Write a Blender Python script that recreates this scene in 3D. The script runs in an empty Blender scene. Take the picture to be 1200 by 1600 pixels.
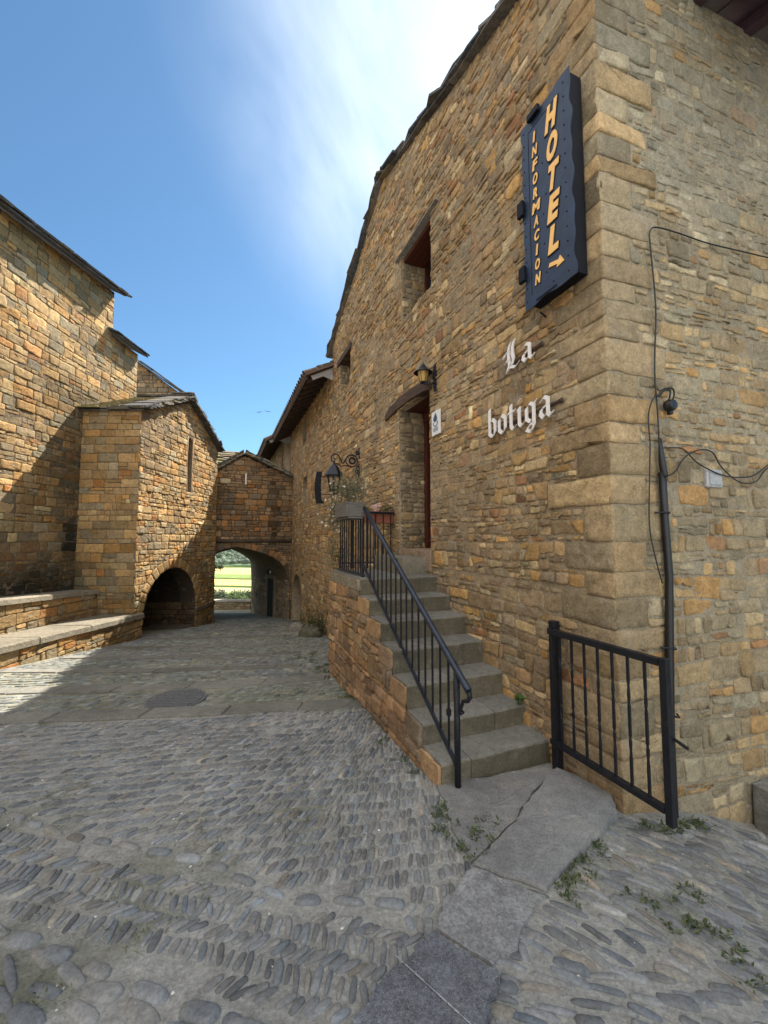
import bpy, bmesh, math, random
import numpy as np
from mathutils import Vector, noise
from mathutils.geometry import tessellate_polygon
R = random.Random(7)
S = bpy.context.scene
COL = S.collection
V = Vector

# ------------------------------------------------------------------ helpers
class Fr:
    """local frame: a along ex, b along ey, c along ez"""
    def __init__(s, o, ex, ey, ez):
        s.o, s.ex, s.ey, s.ez = V(o), V(ex).normalized(), V(ey).normalized(), V(ez).normalized()
    def __call__(s, a, b, c=0.0):
        return s.o + s.ex * a + s.ey * b + s.ez * c
    def sub(s, a, b, c=0.0, ex=None, ey=None, ez=None):
        return Fr(s(a, b, c), ex or s.ex, ey or s.ey, ez or s.ez)

WORLD = Fr((0, 0, 0), (1, 0, 0), (0, 1, 0), (0, 0, 1))
ORIG = {}

class MB:
    def __init__(s):
        s.v, s.f, s.c, s.m = [], [], [], []
        s.col = (.5, .5, .5)
        s.mi = 0
    def add(s, vs, fs, col=None):
        n = len(s.v)
        s.v += [tuple(x) for x in vs]
        if col and isinstance(col, list):
            s.c += col
        else:
            s.c += [col or s.col] * len(vs)
        s.f += [tuple(i + n for i in f) for f in fs]
        s.m += [s.mi] * len(fs)
    def box(s, fr, a0, a1, b0, b1, c0, c1, col=None, jit=0.0):
        vs = []
        for c in (c0, c1):
            for b in (b0, b1):
                for a in (a0, a1):
                    p = fr(a, b, c)
                    if jit:
                        p = p + V((R.uniform(-jit, jit), R.uniform(-jit, jit), R.uniform(-jit, jit)))
                    vs.append(p)
        s.add(vs, [(0, 2, 3, 1), (4, 5, 7, 6), (0, 1, 5, 4), (2, 6, 7, 3), (0, 4, 6, 2), (1, 3, 7, 5)], col)
    def prism(s, fr, poly, c0, c1, col=None):
        n = len(poly)
        vs = [fr(a, b, c0) for a, b in poly] + [fr(a, b, c1) for a, b in poly]
        fs = [tuple(range(n))[::-1], tuple(range(n, 2 * n))] + [(i, (i + 1) % n, n + (i + 1) % n, n + i) for i in range(n)]
        s.add(vs, fs, col)
    def tube(s, pts, r, n=8, col=None, cap=True):
        pts = [V(p) for p in pts]
        rs = r if isinstance(r, (list, tuple)) else [r] * len(pts)
        vs, fs = [], []
        up = V((0, 0, 1))
        d0 = (pts[1] - pts[0]).normalized()
        if abs(d0.dot(up)) > .95: up = V((1, 0, 0))
        x = d0.cross(up).normalized()
        for i, p in enumerate(pts):
            d = (pts[min(i + 1, len(pts) - 1)] - pts[max(i - 1, 0)]).normalized()
            x = (x - d * x.dot(d)).normalized()
            y = d.cross(x)
            for k in range(n):
                t = 2 * math.pi * k / n
                vs.append(p + x * (rs[i] * math.cos(t)) + y * (rs[i] * math.sin(t)))
        for i in range(len(pts) - 1):
            for k in range(n):
                fs.append((i * n + k, i * n + (k + 1) % n, (i + 1) * n + (k + 1) % n, (i + 1) * n + k))
        if cap:
            fs += [tuple(range(n))[::-1], tuple(range((len(pts) - 1) * n, len(pts) * n))]
        s.add(vs, fs, col)
    def lathe(s, fr, prof, n=16, col=None):
        """profile of (radius, height along fr.ey)"""
        vs, fs = [], []
        for r, h in prof:
            for k in range(n):
                t = 2 * math.pi * k / n
                vs.append(fr(r * math.cos(t), h, r * math.sin(t)))
        for i in range(len(prof) - 1):
            for k in range(n):
                fs.append((i * n + k, i * n + (k + 1) % n, (i + 1) * n + (k + 1) % n, (i + 1) * n + k))
        s.add(vs, fs, col)
    def build(s, name, mat, parent=None, smooth=False, bevel=0.0, recalc=False):
        o0 = ORIG.get(parent.name, V((0, 0, 0))) if parent else V((0, 0, 0))
        me = bpy.data.meshes.new(name)
        a = np.array(s.v, dtype=np.float64) - np.array(o0)
        me.from_pydata(a.tolist(), [], s.f)
        at = me.color_attributes.new('col', 'FLOAT_COLOR', 'POINT')
        cc = np.ones((len(s.v), 4), dtype=np.float32); cc[:, :3] = np.array(s.c, dtype=np.float32)
        at.data.foreach_set('color', cc.ravel())
        for m in (mat if isinstance(mat, list) else [mat]):
            me.materials.append(m)
        if isinstance(mat, list):
            me.polygons.foreach_set('material_index', s.m)
        if smooth: me.polygons.foreach_set('use_smooth', [True] * len(s.f))
        if recalc:
            bm = bmesh.new(); bm.from_mesh(me); bmesh.ops.recalc_face_normals(bm, faces=bm.faces); bm.to_mesh(me); bm.free()
        me.update()
        o = bpy.data.objects.new(name, me); COL.objects.link(o)
        if parent:
            o.parent = parent
            ORIG[o.name] = o0
        if bevel:
            b = o.modifiers.new('bevel', 'BEVEL'); b.width = bevel; b.segments = 2; b.limit_method = 'ANGLE'
        return o

def thing(name, label, cat, loc, group=None):
    o = bpy.data.objects.new(name, None); COL.objects.link(o)
    o.location = V(loc); ORIG[o.name] = V(loc); o.empty_display_size = .2
    o['label'] = label; o['category'] = cat
    if group: o['group'] = group
    return o

def tag(o, label, cat, group=None):
    o['label'] = label; o['category'] = cat
    if group: o['group'] = group
    return o

def rebase(o, loc):
    """put the origin of a single-mesh thing at its own foot"""
    loc = V(loc)
    for v in o.data.vertices: v.co -= loc
    o.location = loc
    return o

def struct(o, kind='structure'):
    o['kind'] = kind
    return o

def part(o, label):
    o['label'] = label
    return o

# ------------------------------------------------------------------ materials
def newmat(name):
    m = bpy.data.materials.new(name); m.use_nodes = True
    nt = m.node_tree
    return m, nt, nt.nodes['Principled BSDF']

def N(nt, t, **k):
    n = nt.nodes.new(t)
    for a, b in k.items(): setattr(n, a, b)
    return n

def noise_node(nt, scale, detail=6, rough=.6, vec=None):
    n = N(nt, 'ShaderNodeTexNoise'); n.inputs['Scale'].default_value = scale
    n.inputs['Detail'].default_value = detail; n.inputs['Roughness'].default_value = rough
    if vec: nt.links.new(vec, n.inputs['Vector'])
    return n

def maprange(nt, src, a, b, c, d):
    n = N(nt, 'ShaderNodeMapRange')
    for i, v in zip(('From Min', 'From Max', 'To Min', 'To Max'), (a, b, c, d)): n.inputs[i].default_value = v
    nt.links.new(src, n.inputs['Value']); return n.outputs['Result']

def mix(nt, fac, a, b, blend='MIX'):
    n = N(nt, 'ShaderNodeMix', data_type='RGBA', blend_type=blend)
    for s, x in ((n.inputs['Factor'], fac), (n.inputs['A'], a), (n.inputs['B'], b)):
        if hasattr(x, 'is_output'): nt.links.new(x, s)
        elif isinstance(x, (int, float)): s.default_value = x
        else: s.default_value = (*x, 1)
    return n.outputs['Result']

def stone_mat(name, dark=(.55, 1.25), bump=.5, fine=60., spec=.2, speck=.0, stain=(.8, 1.12), rough=.9, grain=.28):
    m, nt, b = newmat(name)
    tc = N(nt, 'ShaderNodeTexCoord').outputs['Object']
    at = N(nt, 'ShaderNodeAttribute', attribute_name='col').outputs['Color']
    n1 = noise_node(nt, 14, 9, .72, tc); n2 = noise_node(nt, 1.3, 4, .6, tc); n3 = noise_node(nt, fine, 8, .7, tc)
    v1 = maprange(nt, n1.outputs['Fac'], .3, .7, *dark)
    v2 = maprange(nt, n2.outputs['Fac'], .3, .7, *stain)
    c = mix(nt, 1., at, v1, 'MULTIPLY'); c = mix(nt, 1., c, v2, 'MULTIPLY')
    n4 = noise_node(nt, 5.5, 6, .65, tc)
    f = maprange(nt, n4.outputs['Fac'], .56, .72, 0, .45)
    c = mix(nt, f, c, (.30, .27, .21))                    # pale lichen and lime bloom
    gr = maprange(nt, n3.outputs['Fac'], .32, .68, 1 - grain, 1 + grain); c = mix(nt, 1., c, gr, 'MULTIPLY')
    if speck:
        n5 = noise_node(nt, 230, 2, .6, tc)
        f5 = maprange(nt, n5.outputs['Fac'], .54, .66, 0, speck)
        c = mix(nt, f5, c, (.34, .34, .33))
    nt.links.new(c, b.inputs['Base Color'])
    b.inputs['Roughness'].default_value = rough; b.inputs['Specular IOR Level'].default_value = spec
    add = N(nt, 'ShaderNodeMath', operation='ADD'); nt.links.new(n1.outputs['Fac'], add.inputs[0])
    sc = N(nt, 'ShaderNodeMath', operation='MULTIPLY'); sc.inputs[1].default_value = .6
    nt.links.new(n3.outputs['Fac'], sc.inputs[0]); nt.links.new(sc.outputs[0], add.inputs[1])
    bp = N(nt, 'ShaderNodeBump'); bp.inputs['Strength'].default_value = bump; bp.inputs['Distance'].default_value = .03
    nt.links.new(add.outputs[0], bp.inputs['Height']); nt.links.new(bp.outputs[0], b.inputs['Normal'])
    return m

def flat_mat(name, colr, rough=.6, metal=0., var=.25, scale=12., bump=.15, spec=.4, stretch=None):
    m, nt, b = newmat(name)
    vec = N(nt, 'ShaderNodeTexCoord').outputs['Object']
    if stretch:
        mp = N(nt, 'ShaderNodeMapping'); mp.inputs['Scale'].default_value = stretch
        nt.links.new(vec, mp.inputs['Vector']); vec = mp.outputs[0]
    n1 = noise_node(nt, scale, 7, .65, vec)
    v = maprange(nt, n1.outputs['Fac'], .3, .7, 1 - var, 1 + var)
    c = mix(nt, 1., colr, v, 'MULTIPLY')
    nt.links.new(c, b.inputs['Base Color'])
    b.inputs['Roughness'].default_value = rough; b.inputs['Metallic'].default_value = metal
    b.inputs['Specular IOR Level'].default_value = spec
    if bump:
        bp = N(nt, 'ShaderNodeBump'); bp.inputs['Strength'].default_value = bump; bp.inputs['Distance'].default_value = .01
        nt.links.new(n1.outputs['Fac'], bp.inputs['Height']); nt.links.new(bp.outputs[0], b.inputs['Normal'])
    return m

def leaf_mat(name, var=.35):
    m, nt, b = newmat(name)
    at = N(nt, 'ShaderNodeAttribute', attribute_name='col').outputs['Color']
    nt.links.new(at, b.inputs['Base Color']); b.inputs['Roughness'].default_value = .6
    tr = N(nt, 'ShaderNodeBsdfTranslucent'); nt.links.new(at, tr.inputs['Color'])
    mx = N(nt, 'ShaderNodeMixShader'); mx.inputs[0].default_value = .3
    out = nt.nodes['Material Output']
    nt.links.new(b.outputs[0], mx.inputs[1]); nt.links.new(tr.outputs[0], mx.inputs[2]); nt.links.new(mx.outputs[0], out.inputs['Surface'])
    return m

def glass_mat(name, colr, alpha):
    m, nt, b = newmat(name)
    b.inputs['Base Color'].default_value = (*colr, 1); b.inputs['Roughness'].default_value = .08
    b.inputs['Alpha'].default_value = alpha
    return m

M_RUB = stone_mat('rubble_stone', (.6, 1.25), .6)
M_COR = stone_mat('coursed_stone', (.65, 1.2), .5)
M_CHU = stone_mat('church_stone', (.65, 1.22), .75, 45.)
M_SLATE = stone_mat('slate_slab', (.6, 1.3), .4, 30.)
M_STEP = stone_mat('step_stone', (.7, 1.2), .45, 70., speck=.2, stain=(.72, 1.15))
M_GRAN = stone_mat('granite_slab', (.6, 1.35), .35, 75., speck=.5, stain=(.72, 1.18), grain=.45)
M_PEB = stone_mat('river_pebble', (.7, 1.25), .25, 70., spec=.35, rough=.75)
M_GRD = stone_mat('sandy_mortar_ground', (.72, 1.22), .8, 50.)
M_IRON = flat_mat('black_painted_iron', (.012, .013, .017), .42, 0., .3, 30., .25, .5)
def rusty(m):
    nt = m.node_tree; b = nt.nodes['Principled BSDF']; src = b.inputs['Base Color'].links[0].from_socket
    n_ = noise_node(nt, 22, 8, .7, N(nt, 'ShaderNodeTexCoord').outputs['Object']); f = maprange(nt, n_.outputs['Fac'], .60, .72, 0, .8)
    nt.links.new(mix(nt, f, src, (.055, .032, .02)), b.inputs['Base Color']); nt.links.new(maprange(nt, n_.outputs['Fac'], .5, .7, .4, .85), b.inputs['Roughness'])
    b.inputs['Specular IOR Level'].default_value = .28
rusty(M_IRON)
M_RAIL = flat_mat('worn_blue_black_rail', (.02, .028, .045), .36, .2, .5, 18., .2, .5)
M_SIGN = flat_mat('dark_blue_sheet_metal', (.018, .033, .066), .5, .0, .3, 9., .08, .4)
M_SIGNBOX = flat_mat('near_black_sheet_metal', (.0045, .006, .010), .6, 0, .25, 12., .15, .2)
M_CREAM = flat_mat('cream_yellow_letter', (.85, .50, .16), .6, 0, .08, 20, .05)
M_WHITE = flat_mat('white_painted_letter', (.78, .75, .72), .6, 0, .08, 25, .05)
M_WOOD = flat_mat('dark_weathered_timber', (.075, .05, .036), .8, 0, .45, 6., .5, .2, (1, 1, 6))
M_EAVE = flat_mat('eave_timber', (.07, .045, .034), .8, 0, .35, 6., .3, .2)
M_EAVE2 = flat_mat('plum_stained_timber', (.075, .045, .06), .6, 0, .3, 6., .2, .3)
M_DOOR = flat_mat('red_brown_varnished_wood', (.075, .02, .012), .5, 0, .4, 8., .2, .3, (6, 6, 1))
M_GREYWOOD = flat_mat('grey_weathered_wood', (.13, .12, .105), .85, 0, .35, 9., .4, .2, (1, 1, 8))
M_TERRA = flat_mat('terracotta_clay', (.26, .095, .055), .8, 0, .25, 10., .2, .2)
M_TILE = stone_mat('roof_clay_tile', (.6, 1.3), .3)
M_PLAST = flat_mat('grey_plaster', (.36, .35, .33), .9, 0, .2, 4., .3, .1)
M_SOIL = flat_mat('dark_soil', (.03, .022, .016), .95)
M_LEAF = leaf_mat('green_leaf')
M_BARK = flat_mat('tree_bark', (.06, .045, .03), .9)
M_PVC = flat_mat('black_plastic_pipe', (.01, .01, .011), .4, 0, .2, 20, .1, .5)
M_STEEL = flat_mat('galvanised_box', (.38, .38, .37), .5, .15, .25, 30., .2)
M_IRONCOVER = flat_mat('cast_iron_cover', (.15, .15, .148), .6, .2, .3, 40., .3)
M_PLATE = flat_mat('white_enamel_plate', (.72, .72, .70), .4, 0, .06, 10, .0)
M_INK = flat_mat('blue_grey_print', (.05, .08, .14), .5, 0, .1, 10, .0)
M_DARK = flat_mat('dark_interior', (.012, .011, .01), .9)
M_AMBER = glass_mat('amber_lamp_glass', (.55, .36, .10), .75)
M_CLEAR = glass_mat('clear_lamp_glass', (.7, .6, .45), .12)
M_PANE = flat_mat('dark_window_glass', (.02, .022, .026), .6, 0, .1, 3., 0, .0)
M_LAMPTOP = flat_mat('blue_grey_lamp_metal', (.010, .013, .02), .45, .1, .2, 20., .1)
M_BIRD = flat_mat('dark_feathers', (.02, .02, .022), .8)
M_PINK = flat_mat('pink_painted_pot', (.6, .38, .34), .7)

# ------------------------------------------------------------------ masonry generator
def area(p):
    return .5 * sum(p[i][0] * p[(i + 1) % len(p)][1] - p[(i + 1) % len(p)][0] * p[i][1] for i in range(len(p)))

def clip(poly, nx, ny, d):
    """keep the side nx*x+ny*y<=d"""
    out = []
    n = len(poly)
    for i in range(n):
        a, b = poly[i], poly[(i + 1) % n]
        fa, fb = nx * a[0] + ny * a[1] - d, nx * b[0] + ny * b[1] - d
        if fa <= 0: out.append(a)
        if (fa < 0 < fb) or (fb < 0 < fa):
            t = fa / (fa - fb); out.append((a[0] + (b[0] - a[0]) * t, a[1] + (b[1] - a[1]) * t))
    return out

def edges(poly):
    """outward half planes of a ccw polygon"""
    es = []
    for i in range(len(poly)):
        a, b = poly[i], poly[(i + 1) % len(poly)]
        dx, dy = b[0] - a[0], b[1] - a[1]; l = math.hypot(dx, dy)
        if l < 1e-6: continue
        nx, ny = dy / l, -dx / l
        es.append((nx, ny, nx * a[0] + ny * a[1]))
    return es

def ccw(p): return p if area(p) > 0 else p[::-1]

def clip_out(cell, hole_edges, bb):
    xs = [p[0] for p in cell]; ys = [p[1] for p in cell]
    if max(xs) < bb[0] or min(xs) > bb[1] or max(ys) < bb[2] or min(ys) > bb[3]: return cell
    best = []
    ba = 0
    for nx, ny, d in hole_edges:
        c = clip(cell, -nx, -ny, -d)
        if len(c) > 2:
            a = abs(area(c))
            if a > ba: ba, best = a, c
    return best

def inset(cell, g):
    out = cell
    for nx, ny, d in edges(cell):
        out = clip(out, nx, ny, d - g)
        if len(out) < 3: return []
    return out

def chaikin(p, r):
    q = []
    n = len(p)
    for i in range(n):
        a, b = p[i], p[(i + 1) % n]
        q.append((a[0] + (b[0] - a[0]) * r, a[1] + (b[1] - a[1]) * r)); q.append((b[0] + (a[0] - b[0]) * r, b[1] + (a[1] - b[1]) * r))
    return q

def put_stone(mb, fr, cell, out, col, gap=.008, rnd=.22, jit=.004, rough=.004, base=-.012):
    cell = inset(ccw(cell), gap * R.uniform(.6, 1.5))
    if len(cell) < 3 or abs(area(cell)) < 4e-4: return
    # drop needle edges, subdivide the long ones so that outlines are uneven
    q = []
    for i in range(len(cell)):
        a, b = cell[i], cell[(i + 1) % len(cell)]
        l = math.hypot(b[0] - a[0], b[1] - a[1])
        if l < .006: continue
        q.append(a)
        k = int(l / .13)
        for j in range(k):
            t = (j + 1) / (k + 1)
            q.append((a[0] + (b[0] - a[0]) * t + R.gauss(0, jit), a[1] + (b[1] - a[1]) * t + R.gauss(0, jit)))
    if len(q) < 3: return
    p = chaikin(q, rnd * R.uniform(.7, 1.2))
    p2 = []
    for i, (x, y) in enumerate(p):          # jitter never larger than the gap to the next point, so outlines do not fold
        a, b = p[i - 1], p[(i + 1) % len(p)]
        j = min(jit, .22 * min(math.hypot(x - a[0], y - a[1]), math.hypot(x - b[0], y - b[1])))
        p2.append((x + R.gauss(0, j), y + R.gauss(0, j)))
    p = p2
    cx = sum(x for x, y in p) / len(p); cy = sum(y for x, y in p) / len(p)
    sz = math.sqrt(abs(area(p)))
    n = len(p)
    kt = min(1., .11 / sz); rough *= .45 + .55 * kt
    tx, ty = R.gauss(0, .05) * kt, R.gauss(0, .05) * kt
    vs = []
    e1 = min(.25, .006 / sz); e2 = min(.4, .013 / sz)
    so_ = V((R.uniform(-50, 50), R.uniform(-50, 50), 0)); fq = R.uniform(9, 16)
    rings = [(1.0, base), (1.0 - e1 * .3, out * .6), (1.0 - e1 - e2 * .35, out * .95), (.62 - e2 * .2, out)]
    if sz > .13: rings.append((.32, out))
    for k, (sc, h) in enumerate(rings):
        for x, y in p:
            dx, dy = (x - cx) * sc, (y - cy) * sc
            hh = h
            if k: hh += rough * 1.7 * noise.noise(V((dx * fq, dy * fq * 1.4, 0)) + so_) + R.gauss(0, rough) * .22 + (tx * dx + ty * dy) * (1 if k > 1 else .6)
            vs.append(fr(cx + dx, cy + dy, hh))
    vs.append(fr(cx, cy, out + rough * 1.7 * noise.noise(so_)))
    fs = []
    m = len(rings)
    for k in range(m - 1):
        for i in range(n):
            j = (i + 1) % n
            fs.append((k * n + i, k * n + j, (k + 1) * n + j, (k + 1) * n + i))
    for i in range(n): fs.append(((m - 1) * n + i, (m - 1) * n + (i + 1) % n, m * n))
    mb.add(vs, fs, col)

def courses(s0, s1, z0, z1, h, w, wob, split=.3, tilt=.25):
    """irregular stone courses: list of quads"""
    cells = []
    z = z0
    def curve():
        a = [(R.uniform(.4, 1.6), R.uniform(0, 6.3), R.uniform(.4, 1)) for _ in range(3)]
        return lambda s: wob * sum(k * math.sin(f * 2.2 * s + ph) for f, ph, k in a) / 2
    low = lambda s: 0.0
    while z < z1:
        hh = R.uniform(*h)
        if R.random() < .2: hh *= .6
        up = curve()
        s = s0 - R.uniform(0, w[1])
        ta = 0
        while s < s1:
            ww = R.uniform(*w) * (hh / (.5 * (h[0] + h[1]))) ** .5
            if R.random() < .15: ww *= .5
            tb = R.gauss(0, tilt) * hh * .5
            e = s + ww
            q = [(s, z + low(s)), (e, z + low(e)), (e + tb, z + hh + up(e)), (s + ta, z + hh + up(s))]
            if hh > .65 * (h[0] + h[1]) * .5 and R.random() < split and ww > .1:
                t = R.uniform(.35, .65); t2 = t + R.gauss(0, .08)
                ml = (q[0][0] + (q[3][0] - q[0][0]) * t, q[0][1] + (q[3][1] - q[0][1]) * t)
                mr = (q[1][0] + (q[2][0] - q[1][0]) * t2, q[1][1] + (q[2][1] - q[1][1]) * t2)
                for qq in ([q[0], q[1], mr, ml], [ml, mr, q[2], q[3]]):
                    if R.random() < .4:
                        u_ = R.uniform(.35, .65)
                        bm_ = (qq[0][0] + (qq[1][0] - qq[0][0]) * u_, qq[0][1] + (qq[1][1] - qq[0][1]) * u_)
                        tm_ = (qq[3][0] + (qq[2][0] - qq[3][0]) * u_, qq[3][1] + (qq[2][1] - qq[3][1]) * u_)
                        cells += [[qq[0], bm_, tm_, qq[3]], [bm_, qq[1], qq[2], tm_]]
                    else: cells.append(qq)
            else: cells.append(q)
            s, ta = e, tb
        low = up
        z += hh
    return cells

WARM = (1.16, 1.07, .91)
def pick(pal):
    t = R.random() * sum(w for w, c in pal)
    for w, c in pal:
        t -= w
        if t <= 0: break
    k = math.exp(R.gauss(0, .17)); g = R.gauss(0, .035)
    w_ = (1, 1, 1) if (pal is PEB or pal is PAL_SLATE) else WARM
    return (min(.8, c[0] * k * (1 + g) * w_[0]), min(.8, c[1] * k * w_[1]), min(.8, c[2] * k * (1 - g) * w_[2]))

def backing(mb, fr, outline, holes, col, c=0.0, depth=None):
    """flat wall face with openings, and the reveals of the openings"""
    polys = [[V((a, b, 0)) for a, b in outline]] + [[V((a, b, 0)) for a, b in h] for h in holes]
    tris = tessellate_polygon(polys)
    flatp = [p for q in polys for p in q]
    mb.add([fr(p.x, p.y, c) for p in flatp], [tuple(t) for t in tris], col)
    if depth:
        for h in holes:
            n = len(h)
            mb.add([fr(a, b, c) for a, b in h] + [fr(a, b, c - depth) for a, b in h],
                   [(i, (i + 1) % n, n + (i + 1) % n, n + i) for i in range(n)], col)

def masonry(mb, fr, cells, outline, holes, pal, out=(.012, .03), tint=None, mort=None, **k):
    sd = R.uniform(0, 99)
    oe = edges(ccw(outline)) if outline else []
    hs = []
    for h in holes:
        h = ccw(h)
        hs.append((edges(h), (min(p[0] for p in h), max(p[0] for p in h), min(p[1] for p in h), max(p[1] for p in h))))
    for c in cells:
        a0 = abs(area(c))
        c = ccw(c)
        for nx, ny, d in oe:
            c = clip(c, nx, ny, d)
            if len(c) < 3: break
        if len(c) < 3: continue
        for e, bb in hs:
            c = clip_out(c, e, bb)
            if len(c) < 3: break
        if len(c) < 3 or abs(area(c)) < max(.0012, a0 * .12): continue
        col = pick(pal); o_ = R.uniform(*out)
        cx = sum(p[0] for p in c) / len(c); cy = sum(p[1] for p in c) / len(c)
        if mort:
            q_ = max(0, min(1, 1.5 * (noise.noise(V((cx * 1.1, cy * 1.5, sd))) + .5 * noise.noise(V((cx * 3.5, cy * 4.5, sd)))) + R.uniform(-.25, .35)))
            col = tuple(a * (1 - .6 * q_) + b * .6 * q_ for a, b in zip(col, mort)); o_ *= 1 - .75 * q_
        if tint:
            t = tint(cx, cy); col = tuple(a * b for a, b in zip(col, t))
        put_stone(mb, fr, c, o_, col, **k)

def shade(c, a, b):
    k = R.uniform(a, b); return tuple(x * k for x in c)

def rect(a0, a1, b0, b1): return [(a0, b0), (a1, b0), (a1, b1), (a0, b1)]

PAL_RUB = [(3, (.34, .245, .14)), (3, (.31, .23, .145)), (2, (.26, .20, .14)), (1.3, (.40, .26, .115)), (1, (.27, .23, .165)), (1.2, (.42, .33, .20)), (.5, (.31, .175, .10)), (.3, (.50, .41, .27))]
PAL_RIGHT = [(3, (.32, .26, .17)), (3, (.28, .24, .17)), (1.6, (.38, .29, .17)), (1.2, (.28, .245, .18)), (.8, (.38, .255, .125)), (1.2, (.42, .36, .25)), (.3, (.30, .19, .11))]
PAL_QUO = [(3, (.32, .255, .165)), (2, (.29, .24, .165)), (1, (.37, .275, .16)), (.6, (.27, .235, .17))]
PAL_CHU = [(4, (.41, .285, .145)), (3, (.38, .28, .155)), (1.6, (.43, .265, .11)), (1.5, (.32, .265, .18)), (.8, (.30, .26, .18)), (.5, (.42, .22, .09)), (.6, (.50, .39, .22))]
PAL_GATE = [(3, (.25, .17, .10)), (2, (.21, .155, .10)), (.9, (.30, .17, .075)), (1, (.17, .14, .105)), (.5, (.34, .26, .17))]
PAL_STAIR = [(3, (.29, .20, .125)), (2, (.25, .18, .125)), (1., (.33, .215, .12)), (1, (.21, .165, .125)), (.5, (.42, .30, .18))]
PAL_SLATE = [(3, (.11, .105, .10)), (2, (.15, .135, .115)), (1, (.085, .09, .095)), (.8, (.20, .17, .12))]
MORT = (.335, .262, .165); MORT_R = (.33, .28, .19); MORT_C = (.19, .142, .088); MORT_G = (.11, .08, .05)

# ------------------------------------------------------------------ site frames (metres; camera above the origin, eye height 1.75)
TH = math.radians(21.96)
U = V((-math.sin(TH), math.cos(TH), 0)); NN = V((math.cos(TH), math.sin(TH), 0)); UP = V((0, 0, 1))
CR = V((1.517, 2.655, 0))                                   # corner of the hotel
RV = V((1900, 625, 0)).normalized(); RN = V((-RV.y, RV.x, 0))
HW = Fr(CR, U, UP, -NN)                                    # street wall: s, z, out
RW = Fr(CR, RV, UP, -RN)                                   # right wall: r, z, out

def interp(x, xs, ys): return float(np.interp(x, xs, ys))
def gz(x, y):
    a = interp(y, [-8, 1.5, 2.8, 4.1, 5.4, 8, 14, 20, 23, 40], [.12, .06, .05, .0, -.08, -.38, -1.10, -1.83, -2.22, -2.6])
    t = max(0., x - 1.0) * max(0., min(1., (5.5 - y) / 2.5))
    b = -.13 * t * t if t < 1.5 else -.2925 - .39 * (t - 1.5)
    return a + b
def HG(s, off): 
    p = HW(s, 0, off); return gz(p.x, p.y)

def ground_bumps(x, y):
    return .012 * noise.noise(V((x * 1.3, y * 1.3, 0))) + .007 * noise.noise(V((x * 5, y * 5, 3)))

# ------------------------------------------------------------------ ground
def make_ground():
    mb = MB()
    xs = np.arange(-16, 8.01, .1); ys = np.arange(-7, 22.6, .1)
    nx, ny = len(xs), len(ys)
    vs, cs = [], []
    for y in ys:
        for x in xs:
            x, y = float(x), float(y)
            vs.append((x, y, gz(x, y) + ground_bumps(x, y)))
            m = noise.noise(V((x * 1.1, y * 1.1, 7))) + .6 * noise.noise(V((x * 4, y * 4, 2)))
            moss = max(0, min(1, (m - .08) * 1.6)) * (.6 if y > 4.2 else (.6 if x < -.4 else .3))
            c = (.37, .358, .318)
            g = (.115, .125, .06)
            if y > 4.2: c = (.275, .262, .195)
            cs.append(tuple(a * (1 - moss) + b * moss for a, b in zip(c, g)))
    fs = [(j * nx + i, j * nx + i + 1, (j + 1) * nx + i + 1, (j + 1) * nx + i) for j in range(ny - 1) for i in range(nx - 1)]
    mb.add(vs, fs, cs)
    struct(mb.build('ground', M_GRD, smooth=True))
make_ground()

SLABS = [  # landing slabs at the foot of the stairs: polygon, top height, colour, material
    ([(.36, 2.90), (.39, 2.60), (.41, 2.38), (.455, 2.205), (.765, 2.492), (.945, 2.722), (1.27, 3.07)], .070, (.22, .215, .20), M_STEP),
    ([(.77, 2.48), (.95, 2.71), (1.28, 3.06), (1.50, 2.75), (1.43, 2.58), (1.13, 2.32), (.77, 2.03), (.465, 2.18)], .086, (.225, .222, .212), M_STEP),
    ([(.46, 2.17), (.755, 2.01), (.54, 1.77), (.425, 1.69), (.225, 1.84), (.28, 1.99)], .076, (.25, .245, .235), M_GRAN),
    ([(.21, 1.815), (.435, 1.645), (.41, 1.58), (.33, 1.45), (.26, 1.25), (-.13, 1.25), (-.12, 1.48), (.0, 1.62)], .098, (.135, .14, .152), M_GRAN),
]
def in_poly(x, y, p):
    c = False
    for i in range(len(p)):
        (a, b), (d, e) = p[i], p[i - 1]
        if (b > y) != (e > y) and x < (d - a) * (y - b) / (e - b) + a: c = not c
    return c

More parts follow.
